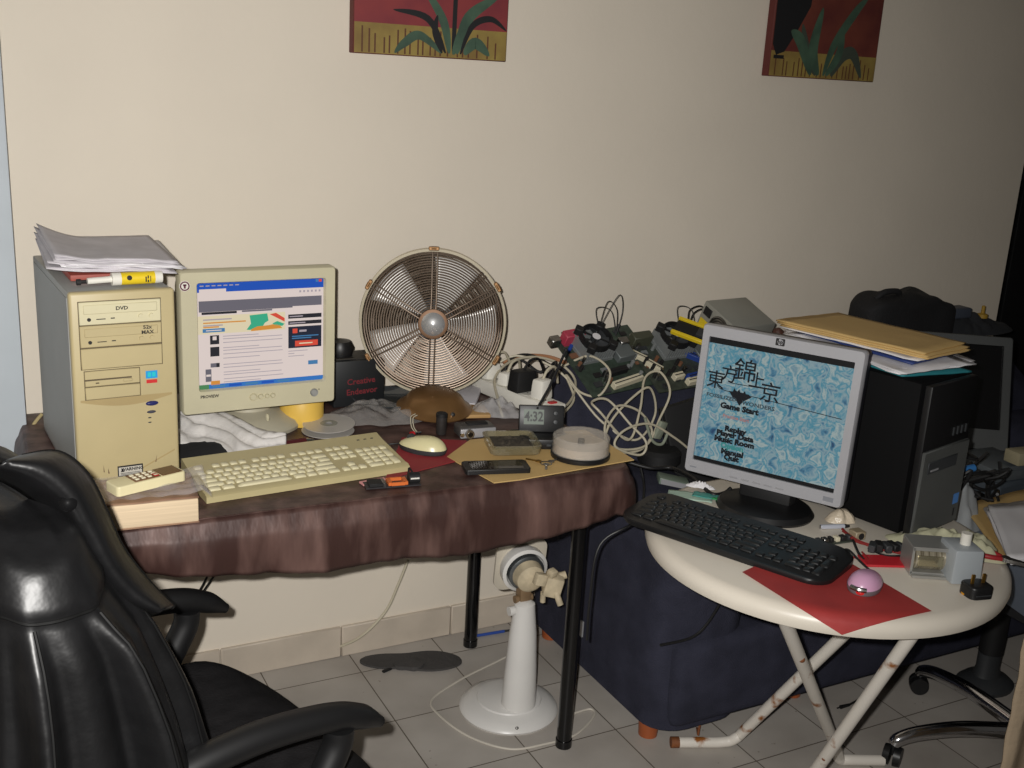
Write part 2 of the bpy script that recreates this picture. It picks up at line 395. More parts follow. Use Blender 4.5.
# ------------------------------------------------------------------ beige tower computer
T = thing('tower_computer', 'yellowed beige tower computer with two disc drives at the left of the desk', 'computer', (0.2955,-0.552,CZ), math.radians(3.4))
B().box((0,0.216,0.195), (0.184,0.412,0.388), bev=0.003).box((-0.0925,0.216,0.195),(0.0016,0.39,0.365)).build('case', M_greymetal, T)
fz = 0.392
b = B(); prof = []
b.box((0,0.004,fz/2), (0.188,0.02,fz), bev=0.006, seg=3)
b.shape([(-.083,.190)]+[(-.083+.166*k/12, .186-.013*math.sin(PI*k/12)) for k in range(13)]+[(.083,.190)], -0.0063, 1)
b.shape([(.02,.044),(.085,.075),(.0852,.072),(.022,.042)], -0.0063, 1)
b.build('front_bezel', [M_beige2, mat('beige_recess', (166,146,102), .5)], T)
def X(px): return -0.094+(px-75)/104*0.188
def Zp(py): return (498-py)/209*fz
def drive(name, x0, x1, y0, y1, m, label=None):
    o = B().box(((X(x0)+X(x1))/2,-.006,(Zp(y0)+Zp(y1))/2), (X(x1)-X(x0),.006,Zp(y0)-Zp(y1)), bev=.0012, seg=1).build(name, m, T)
    if label: part(o, label)
    return o
M_seam = mat('dark_seam', (92,80,58), .7)
B().quad(X(83),Zp(344.2),X(164.5),Zp(297.6),-.0064).quad(X(83),Zp(366),X(164.5),Zp(344),-.00638).quad(X(85.5),Zp(397),X(141),Zp(367),-.0064).build('bay_gap', M_seam, T)
def optical(y0, y1, tx, marks, mm, label):
    d = drive('disc_drive', 83.8, 163.8, y0, y1, mm, label); h = y1-y0
    B().box(((X(88)+X(160))/2,-.0095,(Zp(y0+h*.12)+Zp(y0+h*.52))/2), (X(160)-X(88),.003,Zp(y0)-Zp(y0+h*.40)), bev=.001, seg=1).build('tray', mm, d)
    B().cyl((X(93),-.008,Zp(y0+h*.76)),(X(93),-.0105,Zp(y0+h*.76)),.0034,n=14).build('headphone_jack', M_ink, d)
    for bx in (143.5, 154): B().cyl((X(bx),-.008,Zp(y0+h*.72)),(X(bx),-.0115,Zp(y0+h*.72)),.0046,.004,n=16).build('button', mm, d)
    b = B().text(marks, .0095, X(tx), Zp(y0+h*.32), -.0113, 0, scx=1.1, bold=.0003).quad(X(114),Zp(y0+h*.77),X(118),Zp(y0+h*.72),-.0094)
    b.quad(X(100),Zp(y0+h*.78),X(109),Zp(y0+h*.74),-.0094); b.build('marking', M_ink, d)
optical(298.4, 321, 125, 'DVD', M_beigekey, 'paler cream disc drive at the top')
optical(322, 343.4, 149.5, '52x\nMAX', M_beige2, None)
drive('blank_cover', 83.8, 163.8, 344.8, 365.4, M_beige2)
fd = drive('floppy_drive', 86.2, 140.3, 367.6, 383, M_beige2)
B().box((X(109),-.0095,Zp(376.2)),(X(136)-X(90),.0016,.0028)).box((X(98),-.0096,Zp(379.6)),(.006,.002,.002)).build('slot', M_seam, fd)
B().box((X(128),-.0105,Zp(378.8)),(.017,.003,.005),bev=.001,seg=1).build('eject_button', M_beige2, fd)
drive('lower_cover', 86.2, 140.3, 384, 396.4, M_beige2)
st = B().quad(X(146.5),Zp(380),X(158.5),Zp(372),-.0068,0).quad(X(147),Zp(385),X(158),Zp(381.3),-.0068,1).quad(X(148.5),Zp(378.4),X(152),Zp(373.6),-.0069,2).quad(X(153),Zp(378.4),X(156.5),Zp(373.6),-.0069,2)
part(st.build('sticker', [mat('sticker_blue',(40,150,215),.4), mat('sticker_red',(200,50,50),.4), mat('sticker_teal',(40,190,200),.4)], T), 'small blue and red sticker')
part(B().lathe([(0,.0035),(.7,.003),(1,0)], 20, (X(152),-.0055,Zp(406.5)), sx=.0125, sy=.0052, axis=(0,-1,0.0)).build('power_button', mat('dark_blue_button',(38,42,96),.3), T), 'dark blue oval power button')
B().lathe([(0,.003),(.7,.0026),(1,0)], 18, (X(151),-.0055,Zp(415.5)), sx=.009, sy=.0033, axis=(0,-1,0)).build('reset_button', mat('dark_grey_button',(66,66,76),.35), T)
for k in (421.5, 426.5): B().sphere((X(149),-.0062,Zp(k)),(.0034,.0012,.0013),10,6).build('indicator_light', M_dark, T)
b = B().quad(X(114),Zp(481),X(140),Zp(469.5),-.0068,0).quad(X(115.2),Zp(480),X(138.8),Zp(471.2),-.0069,1).text('WARNING',.0085,X(129),Zp(474),-.0070,0,bold=.0003).shape([(X(117),Zp(476.2)),(X(121),Zp(476.2)),(X(119),Zp(472))],-.007,0)
for k in range(2): b.quad(X(117),Zp(478+k*1.4),X(137),Zp(477.4+k*1.4),-.007,2)
part(b.build('warning_label', [M_ink, mat('label_silver',(190,186,176),.4), M_dark], T), 'black framed warning label')
# stains on the lower front
for tri in ([(100,474),(101,474),(100,466)],[(104.5,476),(106,476),(104.6,470)],[(153,470),(154,470),(155,462)]):
    B().shape([(X(a), Zp(c)) for a, c in tri], -.00665).build('stain', mat('brown_stain',(96,70,50),.7), T)

TZ = CZ+0.392
# papers, red book and glue stick on the tower
rb = tag(B().box((0,0,.006),(.15,.2,.012),bev=.002).build('notebook', mat('brick_red_cover',(150,70,58),.6), loc=(0.288,-0.35,TZ), rot=math.radians(3)), 'brick red notebook flat under the grey papers on the tower', 'notebook')
def paper_stack(name, n, w, d, z0, loc, rot, mats_, label, cat, jit=.006, curl=.02, dz=.0018, group=None, names='sheet'):
    r = thing(name, label, cat, loc, rot, group)
    rs = random.Random(len(label))
    for k in range(n):
        dx, dy, a = rs.uniform(-jit,jit), rs.uniform(-jit,jit), rs.uniform(-.05,.05)
        ph = rs.uniform(0,6)
        def fn(u, v):
            x, y = (u-.5)*w, (v-.5)*d; c = curl*((abs(u-.5)*2)**3)*(0.5+.5*math.sin(ph))
            return (x*math.cos(a)-y*math.sin(a)+dx, x*math.sin(a)+y*math.cos(a)+dy, z0+k*dz+c+.0012*nz(u*3+k, v*3))
        B().grid(fn, 12, 10).build(names, mats_[k % len(mats_)], r, thick=.0012)
    return r
pr = thing('paper_stack', 'curling grey newspaper sheets piled on top of the beige tower', 'papers', (0.299,-0.335,TZ+.011), math.radians(2))
for k in range(9):
    rs = random.Random(k+3); a = rs.uniform(-.10,.10); dx, dy = rs.uniform(-.012,.012), rs.uniform(-.014,.012)
    def fn(u, v, k=k, a=a, dx=dx, dy=dy):
        x, y = (u-.5)*.222, (v-.5)*.28
        c = .032*max(0, .38-u)**1.5*4*(.5+.06*k)*(0.35+.65*v) - .010*max(0, u-.6)*2*(1-v) - .002*(1-v)*abs(math.sin(u*9+k*.7))
        return (x*math.cos(a)-y*math.sin(a)+dx-.004*k*(u < .0), x*math.sin(a)+y*math.cos(a)+dy, .012+k*.0024+c+.0014*nz(u*4+k*3, v*4))
    B().grid(fn, 22, 14).build('sheet', M_greypaper if k not in (2,5) else M_paper, pr, thick=.0012)
g = thing('glue_stick', 'yellow glue stick with white cap lying on the tower under papers', 'glue stick', (0.326,-0.505,TZ+.0125), (0,0,math.radians(5)))
B().cyl((-.026,0,0),(.036,0,0),.0118,n=22).build('barrel', M_yellow, g)
B().cyl((.036,0,0),(.05,0,0),.0120,.0112,n=22).build('cap', M_white, g)
B().cyl((-.042,0,0),(-.026,0,0),.0122,n=22).cyl((-.085,0,-.0015),(-.042,0,0),.006,n=14).build('twist_base', M_white, g)
B().quad(.017,-.006,.0195,.004,-.0118).quad(.021,-.007,.0235,-.002,-.0118).quad(.021,0,.0235,.006,-.0118).quad(.026,-.006,.0275,.005,-.0118).lathe([(0,.0006),(.0048,.0003)],14,(-.012,-.0116,.003),axis=(0,-1,0.3)).build('print', M_ink, g)
tag(B().tube([(-.03,0,.004),(0,.002,.004),(.05,.0,.004)],.0036,8).lathe([(0,0),(.006,.001),(.006,.008),(0,.009)],12,(-.032,0,.004),axis=(1,0,0)).build('pen', M_ink, loc=(0.256,-0.485,TZ+.001), rot=.1), 'short dark pen lying behind the glue stick on the tower', 'pen')
tag(B().box((0,0,.011),(.03,.05,.022),bev=.003).build('eraser', mat('cream_rubber',(206,184,150),.7), loc=(0.208,-0.215,TZ), rot=.1), 'small cream block at the back left corner of the beige tower', 'eraser')
# ------------------------------------------------------------------ beige tube monitor
CRT = thing('tube_monitor', 'beige tube monitor showing a web page, beside the beige tower', 'monitor', (0.603,-0.36,CZ), math.radians(1.5))
zb = 0.078; W_, H_ = 0.337, 0.308
b = B()                                                # housing tapering to the back
prof = [(0.03,1.0,1.0,0),(0.06,.985,.98,0),(0.12,.93,.90,.004),(0.20,.80,.72,.012),(0.27,.66,.56,.02),(0.31,.60,.50,.022)]
rings = []
for y, sx, sz, dz in prof:
    rings.append([(x*sx, y, zb+H_/2+z*sz-dz) for x, z in rrect(W_*.97, H_*.97, .03)])
m = len(rings[0])
b._add([p for r in rings for p in r], [(k*m+i, k*m+(i+1) % m, (k+1)*m+(i+1) % m, (k+1)*m+i) for k in range(len(rings)-1) for i in range(m)]+[tuple((len(rings)-1)*m+i for i in range(m))])
b.build('housing', M_beige, CRT)
sx0, sx1, sz0, sz1 = -0.131, 0.143, zb+.052, zb+.281
out_ = rrect(W_, H_, .007, 4); inn = rrect(sx1-sx0+.006, sz1-sz0+.006, .006, 4, (sx0+sx1)/2, (sz0+sz1)/2-zb-H_/2); inn2 = rrect(sx1-sx0, sz1-sz0, .005, 4, (sx0+sx1)/2, (sz0+sz1)/2-zb-H_/2)
b = B(); m = len(out_); zc = zb+H_/2
L = [[(x, .034, zc+z) for x, z in out_], [(x, .004, zc+z) for x, z in out_], [(x*.985, 0, zc+z*.985) for x, z in out_], [(x, .0, zc+z) for x, z in inn], [(x, .010, zc+z) for x, z in inn2]]
b._add([p for r in L for p in r], [(k*m+i, k*m+(i+1) % m, (k+1)*m+(i+1) % m, (k+1)*m+i) for k in range(4) for i in range(m)])
b.build('bezel', M_beige, CRT)
E_white = emat('screen_white', (236,220,214), .80); E_blue = emat('screen_blue', (24,84,190), .8); E_grey = emat('screen_grey', (112,108,118), .8); E_cream = emat('screen_cream', (236,222,186), .8)
E_dark = emat('screen_dark', (40,40,48), .7); E_green = emat('screen_green', (60,180,140), .8); E_or = emat('screen_orange', (226,150,60), .8); E_redd = emat('screen_red', (226,80,60), .8)
E_navy = emat('screen_navy', (34,40,60), .7); E_lb = emat('screen_link_blue', (70,130,180), .8); E_text = emat('screen_text_grey', (180,168,176), .8); E_bar = emat('screen_taskbar', (50,120,200), .8); E_st = emat('screen_start_green', (80,140,90), .8)
b = B()
def R(u0, v0, u1, v1, lay, mi):
    b.quad(lerp(sx0,sx1,u0), lerp(sz1,sz0,v1), lerp(sx0,sx1,u1), lerp(sz1,sz0,v0), .0095-.0002*lay, mi)
def Pl(pts, lay, mi): b.shape([(lerp(sx0,sx1,u), lerp(sz1,sz0,v)) for u, v in pts], .0095-.0002*lay, mi)
R(0,0,1,1,0,0); R(0,0,1,.085,1,1); R(.015,.055,.22,.09,2,0); R(.96,.005,.985,.03,2,7); R(.935,.005,.955,.03,2,9)
for k in range(7): R(.02+.05*k*.9,.02,.05+.05*k*.9,.03,2,10)
for k in range(6): R(.80+.032*k,.105,.815+.032*k,.125,2,10)
R(.01,.165,.985,.268,1,2); R(.745,.255,.985,.268,2,0); R(.03,.27,.30,.292,1,4); R(.34,.27,.58,.285,1,2)
R(.0,.305,.685,.475,1,3)
Pl([(.40,.32),(.54,.31),(.55,.38),(.52,.40),(.50,.44),(.40,.46),(.375,.455),(.41,.40)],2,5)
Pl([(.41,.455),(.46,.43),(.55,.425),(.60,.415),(.64,.43),(.66,.46),(.41,.472)],3,6)
Pl([(.56,.32),(.61,.31),(.68,.365),(.68,.40)],2,7); Pl([(.58,.41),(.62,.39),(.68,.42),(.66,.44),(.60,.43)],3,5)
for k, (a, w) in enumerate([(.335,.22),(.365,.33),(.39,.15),(.405,.12)]): R(.04,a,.04+w,a+.012,2,6 if k % 2 else 10)
R(.035,.425,.205,.46,2,9); R(.06,.438,.18,.447,3,0)
R(.71,.335,.985,.375,1,4); R(.71,.40,.985,.435,1,4); R(.72,.35,.83,.36,2,10); R(.72,.414,.85,.424,2,10)
R(.71,.455,.985,.665,1,8); R(.745,.475,.785,.52,2,7); R(.80,.49,.86,.51,2,10); R(.74,.545,.96,.555,2,9); R(.74,.565,.90,.575,2,9); R(.765,.595,.955,.65,2,7); R(.80,.617,.91,.628,3,3)
for v, w in ((.69,.16),(.715,.05),(.74,.13)): R(.71,v,.71+w,v+.007,1,10)
R(.875,.80,.955,.84,1,9)
R(.09,.49,.16,.575,1,4); R(.11,.50,.14,.535,2,0); R(.09,.60,.16,.69,1,4); R(.09,.755,.16,.795,1,2); R(.135,.755,.16,.795,2,4); R(.05,.81,.095,.93,1,2); R(.055,.86,.09,.88,2,0); R(.09,.925,.16,.965,2,6)
for k, v in enumerate([.50,.525,.56,.61,.635,.67,.71,.77,.80,.845,.87,.91,.94]):
    R(.19,v,.19+.28+.22*abs(math.sin(k*2.1)),v+.007,1,10)
R(0,.957,1,1,2,11); R(0,.957,.075,1,3,12)
for k in range(5): R(.1+.13*k,.968,.20+.13*k,.99,3,1 if k % 2 else 9)
b.build('screen', [E_white,E_blue,E_grey,E_cream,E_dark,E_green,E_or,E_redd,E_navy,E_lb,E_text,E_bar,E_st], CRT)
part(B().text('PROVIEW', .0090, -.112, zb+.038, -.0006, 0, bold=.0003).build('lettering', M_ink, CRT), 'dark brand lettering under the screen')
part(B().lathe([(0,.0008),(.011,.0006)],26,(-.158,-.0002,zb+.279),axis=(0,-1,0)).lathe([(.0072,.0011),(.0100,.0011),(.0100,.0013),(.0072,.0013),(.0072,.0011)],26,(-.158,-.0002,zb+.279),mi=1,axis=(0,-1,0)).quad(-.160,zb+.274,-.156,zb+.283,-.0014,1).quad(-.1615,zb+.279,-.1545,zb+.283,-.0014,1).build('badge', [M_white, mat('maroon_print',(96,40,60),.5)], CRT), 'round maroon and white sticker')
for k, (xx, r) in enumerate([(-.018,.0085),(-.002,.006),(.012,.005),(.025,.0055)]):
    B().lathe([(0,.003),(r*.7,.003),(r*.85,.001),(r,.003),(r,0)],20,(xx,0,zb+.028),axis=(0,-1,0)).build('button', M_beige, CRT)
B().lathe([(0,.003),(.006,.003),(.007,.001),(.009,.0035),(.009,0)],24,(.119,0,zb+.026),axis=(0,-1,0)).build('power_button', M_greymetal, CRT)
B().lathe([(0,.001),(.0015,0)],10,(.131,0,zb+.032),axis=(0,-1,0)).build('indicator_light', M_ink, CRT)
M_stand = mat('pale_grey_beige_plastic', (176,170,150), .45)
b = B().lathe([(.118,0),(.120,.008),(.112,.020),(.075,.034),(.05,.042),(.045,.075),(.06,.085)], 36, (.01,.135,.0), sy=.95)
st_ = b.build('base', M_stand, CRT)
B().lathe([(0,.004),(.004,.0035),(.006,0)],14,(.028,.05,.040),sx=.7,sy=1.6,axis=(0,-.8,.6)).build('latch', M_beige, st_)

# ------------------------------------------------------------------ keyboards
def keyboard(root, body, W, D, h0, h1, km, kw, rows_, keyh=.006, gap=.0022):
    """rows_: list of (y, [(x, w), ...]) in the keyboard's own frame, D deep, sloping from h0 (front) to h1 (back)"""
    cache = {}; cnt = 0
    def z_at(y): return lerp(h0, h1, (y+D/2)/D)
    sl = math.atan((h1-h0)/D)
    for y, keys in rows_:
        for x, w, d in keys:
            key = (round(w, 4), round(d, 4))
            if key not in cache:
                o = B().box((0,0,keyh/2), (w-gap,d-gap,keyh), taper=.78, bev=.0012, seg=1).build('key', km, root); cache[key] = o
            else: o = link_copy(cache[key], root)
            o.location = (x, y, z_at(y)); o.rotation_euler = (sl, 0, 0); cnt += 1
    return cnt
def layout(u, x0, ys, nav=True, fn=True):
    """101 key layout; u = key pitch, ys = row centres front to back"""
    R_ = []
    def row(y, spec, x=x0):
        out = []; 
        for s in spec:
            if s < 0: x += -s*u
            else: out.append((x+s*u/2, s*u, u)); x += s*u
        R_.append((y, out))
    row(ys[5], [1,-1,1,1,1,1,-.5,1,1,1,1,-.5,1,1,1,1,-.25,1,1,1])
    row(ys[4], [1]*13+[2,-.25,1,1,1,-.25,1,1,1,1])
    row(ys[3], [1.5]+[1]*12+[1.5,-.25,1,1,1,-.25,1,1,1])
    row(ys[2], [1.75]+[1]*11+[2.25,-3.5,1,1,1])
    row(ys[1], [2.25]+[1]*10+[2.75,-1.25,1,-1.25,1,1,1])
    row(ys[0], [1.5,1.25,1.25,5.75,1.25,1.25,1.25,1.5,-.25,1,1,1,-.25,2,1] if False else [1.5,1.5,6.5,1.5,1.25,1.25,1.5,-.25,1,1,1,-.25,2,1])
    tall = x0+(15+.25+3+.25+3.5)*u
    R_.append(((ys[3]+ys[2])/2, [(tall, u, 2*u)])); R_.append(((ys[1]+ys[0])/2, [(tall, u, 2*u)]))
    return R_
K = thing('keyboard', 'long beige keyboard on the brown satin cloth before the tube monitor', 'keyboard', (0.621,-0.570,CZ), math.radians(4.6))
KW, KD = .428, .168
M_kb = mat('beige_keyboard_case', (178,166,124), .5, var=.05)
b = B(); prof = [(-KD/2,0),(-KD/2,.012),(-KD/2+.008,.016),(-KD/2+.022,.016),(KD/2-.035,.030),(KD/2-.004,.036),(KD/2,.032),(KD/2,0)]
n = len(prof)
b._add([(-KW/2,y,z) for y,z in prof]+[(KW/2,y,z) for y,z in prof], [(i,(i+1) % n,n+(i+1) % n,n+i) for i in range(n)]+[tuple(range(n)),tuple(range(2*n-1,n-1,-1))])
b.build('case', M_kb, K, ang=30)
ys = [-.058,-.0405,-.023,-.0055,.012,.036]
keyboard(K, None, KW, KD, .0118, .0305, M_beigekey, None, layout(.0182,-.2045,ys))
b = B()
for k in range(3): b.box((.160+.016*k,.058,.0315),(.006,.003,.002))
b.build('indicator_light', M_dark, K)

# ------------------------------------------------------------------ book with plastic sleeve and handset
BK = thing('book', 'thick cream paged paperback at the front left corner of the desk', 'book', (0.286,-0.680,CZ), math.radians(-4.5))
b = B()
def fn(u, v): return (0,0,0)
bw, bd, bh = .205, .128, .047
b.box((0,0,bh/2), (bw,bd,bh-.002), bev=.003)
b.build('page_block', mat('cream_page_edges', (214,192,160), .8, stretch=(1,1,60), vscale=6, var=.1), BK)
B().grid(lambda u,v: ((u-.5)*bw*1.01, (v-.5)*bd*1.01, bh+.001+.0025*nz(u*3,v*3)), 14, 14).box((0,0,.001),(bw,bd,.002)).build('cover', mat('tan_print_cover', (168,134,106), .5, rgb2=(128,96,78), vscale=14), BK, thick=.0012)
sl = B().grid(lambda u,v: ((u-.5)*.225+.014, (v-.5)*.122+.002, bh+.006+.010*abs(nz(u*5+2,v*4))+.010*sstep(.8,1,u)*math.sin(v*7+1)**2-.03*max(0,u-.93)*8*(v<.6)), 30, 22).build('plastic_sleeve', mat('clear_plastic_film', (220,214,214), .12, alpha=.16, bump=.3, bscale=30), loc=(0.286,-0.680,CZ), rot=math.radians(-4), thick=.0006)
tag(sl, 'crinkled clear plastic sleeve lying over the thick paperback', 'plastic sleeve')
HS = thing('handset', 'cream handset with brown keypad lying on the paperback', 'handset', (0.305,-0.682,CZ+bh+.0095), math.radians(19)); HS.scale = (.9,.9,.9)
b = B(); prof = rrect(.150,.052,.008,4)
b.prism(prof, 0, .020, bev=.003); b.build('shell', mat('cream_handset_plastic',(222,212,170),.4), HS)
B().box((-.006,0,.0205),(.056,.042,.0016),bev=.0006,seg=1).build('keypad_panel', mat('brown_keypad',(120,86,56),.5), HS)
B().box((.047,0,.0205),(.044,.042,.0016),bev=.0006,seg=1).build('display_window', mat('brown_window',(96,62,34),.25), HS)
kk = None; M_hk = mat('cream_key',(226,218,190),.5)
for i in range(4):
    for j in range(3):
        p_ = (-.026+.0135*i, -.012+.012*j, .0212)
        if kk is None: kk = B().box((0,0,.0012),(.008,.0065,.0026),bev=.0006,seg=1).build('key', M_hk, HS, loc=p_)
        else: link_copy(kk, HS, p_)
B().box((.015,-.010,.0222),(.010,.014,.0022),bev=.0006,seg=1).build('red_key', M_redplastic, HS)

# ------------------------------------------------------------------ small things on the desk
def blob(name, label, cat, m, loc, rx, ry, h, seed, rough=.35, rot=0, lob=.25, fs=7, thick=0.0, group=None, nu=60, nv=20):
    rs = random.Random(seed); ph = [rs.uniform(0,6) for _ in range(4)]
    def pr_(a):
        k = 1+lob*(.5*math.sin(2*a+ph[0])+.35*math.sin(3*a+ph[1])+.25*math.sin(5*a+ph[2])+.15*math.sin(9*a+ph[3]))
        return k*rx*ry/math.sqrt((ry*math.cos(a))**2+(rx*math.sin(a))**2)
    b = B().grid(crumple(pr_, h, seed, rough=rough, fs=fs), nu, nv, closed=True).weld(1e-4)
    return tag(b.build(name, m, loc=loc, rot=rot, ang=180), label, cat, group)
M_cloth = mat('white_cotton', (214,210,206), .9, var=.1, vscale=14, bump=.2, bscale=90)
c_ = on(212,440,CZ)
b = B()
def shirt(u, v):
    px = lerp(178, 286, u)
    q = on(px, lerp(interp([(178,449),(205,447),(222,455),(238,463),(252,459),(286,453)],px), interp([(178,418),(215,428),(240,433),(262,442),(286,441)],px), v), CZ)
    f = abs(math.sin(u*5+v*9+2.2*nz(u*3,v*2)))**1.3*.014*math.sin(PI*min(1,max(0,v*.9+.08))) + .006*abs(nz(u*7+4,v*5))
    return (q.x, q.y, CZ+.004+f+.045*sstep(.2,1,v)*(1-u)*sstep(0,.1,u+.08)+.010*sstep(0,.25,v))
b.grid(shirt, 60, 24); tag(b.build('shirt', M_cloth, thick=.003, ang=180), 'crumpled white shirt pushed between beige tower and tube monitor stand', 'shirt')
q = on(207,455,CZ); tag(B().grid(lambda u,v: ((u-.5)*.19+.02*math.sin(v*3),(v-.5)*.12,.006+.010*math.sin(PI*u)*math.sin(PI*v)+.003*nz(u*6,v*6)),20,14).build('cloth', mat('black_cloth',(22,22,26),.9), loc=(q.x+.002,q.y+.015,CZ), thick=.003), 'folded black cloth behind the left end of the beige keyboard', 'cloth')
q = on(299,418,CZ); TN = thing('tape_roll', 'big yellow roll of tape standing behind the tube monitor stand', 'tape roll', (0.728,-0.245,CZ))
B().lathe([(.030,0),(.049,0),(.051,.003),(.051,.058),(.049,.061),(.030,.061),(.030,0)],36).build('tape', mat('yellow_tape',(226,186,84),.5), TN)
B().lathe([(.027,.001),(.030,.001),(.030,.060),(.027,.060),(.027,.001)],30).build('core', mat('cardboard_core',(150,126,94),.8), TN)
q = on(328,431,CZ)
M_disc = mat('disc_silver', (196,192,186), .3, .2)
for k, (dx, lab) in enumerate([(0,'bare disc lying beneath another disc right of the monitor stand'),(.006,'pale disc lying on top of another disc right of the monitor stand')]):
    D_ = tag(B().lathe([(.0075,0),(.060,0),(.060,.0012),(.0075,.0012),(.0075,0)],44).build('disc', M_disc, loc=(q.x+dx,q.y+.012*k,CZ+.0015+.012*k), rot=(math.radians(3*k),math.radians(-2*k),0)), lab, 'disc', 'loose discs')
    B().lathe([(.0077,-.0002),(.020,-.0002),(.020,.0014),(.0077,.0014),(.0077,-.0002)],28).build('hub_ring', mat('disc_hub',(150,150,140),.2), D_)
q = on(297,446,CZ); ln = thing('lighter', 'dark red lighter with metal tip beside the white shirt', 'lighter', (q.x,q.y,CZ+.009), math.radians(8))
B().cyl((-.04,0,0),(.02,0,0),.0085,n=16).build('body', mat('dark_red_plastic',(74,30,32),.25), ln); B().cyl((.02,0,0),(.04,0,-.002),.007,.004,n=14).build('tip', M_chrome, ln)
# black box with red lettering behind the monitor
bx = thing('box', 'black carton with red lettering between tube monitor and fan', 'box', (0.895,-0.125,CZ), math.radians(0))
B().box((0,0,.060),(.132,.10,.116),bev=.003).build('carton', mat('black_carton',(24,26,28),.5), bx)
part(B().text('Creative',.021,.004,.066,-.0515,0,rot=.05,bold=.0004).text('Endeavor',.021,.006,.040,-.0515,0,rot=.05,bold=.0004).build('lettering', mat('dark_red_print',(116,30,38),.6), bx), 'dark red lettering')
B().box((-.02,.0,.119),(.10,.07,.004),bev=.001,seg=1).build('lid_flap', mat('black_carton_edge',(50,46,40),.6), bx)
tag(B().lathe([(.0,.0),(.03,0),(.034,.02),(.026,.036),(0,.042)],24).build('knob', M_black, loc=(.862,-.125,CZ+.122)), 'round black knob resting on the black carton', 'knob')
# dark glossy plate under the fan
q = on(380,397,CZ)
pl = tag(B().lathe([(0,.004),(.055,.004),(.075,.010),(.090,.024),(.092,.025),(.090,.027),(.074,.013),(.054,.008),(0,.008)],40).build('plate', mat('dark_glass',(52,56,58),.1,coat=.5), loc=(q.x-.005,q.y-.075,CZ-.003)), 'dark glossy round dish in front of the fan', 'dish')
M_film = mat('grey_translucent_film', (186,182,178), .2, alpha=.34, bump=.8, bscale=26, coat=.3)
q = on(372,418,CZ)
blob('plastic_bag', 'crumpled grey translucent plastic bag between discs and brass dome', 'plastic bag', M_film, (q.x+.015,q.y+.01,CZ+.002), .145, .080, .034, 5, rough=.42, rot=.1, fs=5, nu=90, nv=28)
q = on(500,416,CZ)
blob('plastic_bag', 'small clear plastic bag in front of the white power strip', 'plastic bag', mat('clear_bag_film',(206,204,204),.15,alpha=.4,bump=.8,bscale=40), (q.x,q.y+.02,CZ+.002), .065, .045, .034, 12, rough=.45, rot=-.3, fs=8)
# brass dome
q = on(434,420,CZ); DM = thing('bowl', 'upturned bronze coloured bowl under the right of the fan', 'bowl', (q.x+.02,q.y+.045,CZ+.016), (math.radians(6),0,0))
B().lathe([(.092,0),(.093,.003),(.084,.008),(.076,.016),(.066,.030),(.050,.040),(.025,.045),(0,.046)],48).build('dome', mat('bronze',(134,100,62),.32,.55,var=.2,vscale=12), DM)
B().lathe([(0,.004),(.005,.003),(.006,0)],14,(.012,-.080,.014),axis=(.1,-1,.6)).build('rivet', M_steel, DM)
tag(B().box((0,0,.006),(.16,.09,.010),bev=.003).build('card_box', mat('tan_cardboard',(178,142,92),.7), loc=(q.x+.07,q.y+.03,CZ), rot=-.25), 'flat tan carton lying under the bronze bowl', 'carton')
q = on(467,405,CZ); tag(B().box((0,0,.008),(.09,.17,.012),bev=.002).build('notepad', mat('grey_white_pad',(190,188,194),.6), loc=(q.x+.012,q.y+.06,CZ), rot=-.55), 'grey white pad between bronze bowl and power strip', 'notepad')
# red mouse mat, mouse
b = B(); pts = [on(386,474,CZ),on(432,486,CZ),on(487,452,CZ),on(452,438,CZ),on(405,440,CZ)]
b.prism([(on(*a,CZ).x,on(*a,CZ).y) for a in ((385,480),(478,456),(466,441),(402,438))], CZ, CZ+.0016)
tag(b.build('mouse_mat', M_red), 'red paper mat under the cream mouse on the desk', 'mouse mat')
q = on(424,452,CZ); MS = thing('mouse', 'cream and dark grey computer mouse on the red paper mat on the desk', 'mouse', (q.x-.002,q.y+.004,CZ+.0018), math.radians(132))
def mouse_parts(root, m_top, m_base, L=.112, W=.060, H=.034):
    def sh(u, v, top=True):
        a = 2*PI*u; r = v**.8
        x = math.cos(a)*L/2*r*(1); y = math.sin(a)*W/2*r*(1-.14*math.cos(a))
        return x, y, r
    def ftop(u, v):
        x, y, r = sh(u, v); return (x, y, .011+(H-.011)*max(0,1-r**2.6)**.7*(1-.35*(x/(L/2))))
    def fbot(u, v):
        a = 2*PI*u
        if v < .5: k = v/.5*.96; z = 0.0005
        else: k = .96+.06*math.sin((v-.5)*2*PI/2); z = (v-.5)*2*.0115
        x = math.cos(a)*L/2*k; y = math.sin(a)*W/2*k*(1-.14*math.cos(a)); return (x, y, z)
    t = B().grid(ftop, 40, 14, closed=True).weld(1e-5).build('shell', m_top, root, ang=80)
    B().grid(fbot, 40, 9, closed=True).weld(1e-5).build('base', m_base, root, ang=80)
    return t
mouse_parts(MS, mat('cream_mouse_plastic',(214,206,160),.3), M_dark)
B().cyl((.028,-.004,.026),(.028,.004,.026),.009,n=18).build('scroll_wheel', M_dark, MS)
part(B().tube([(.055,0,.008),(.08,.01,.004),(.11,.05,.004),(.14,.09,.004)],.0018).build('cord', M_cable_b, MS),'dark cord')
q = on(415,436,CZ); sw = thing('toggle_switch', 'tiny red capped switch with two cream wires behind the cream mouse', 'switch', (q.x,q.y,CZ+.002), .2)
B().cyl((-.012,0,.005),(-.003,0,.005),.0055,n=16).build('cap', M_redplastic, sw); B().cyl((-.003,0,.005),(.016,0,.004),.003,n=12).build('shaft', M_chrome, sw)
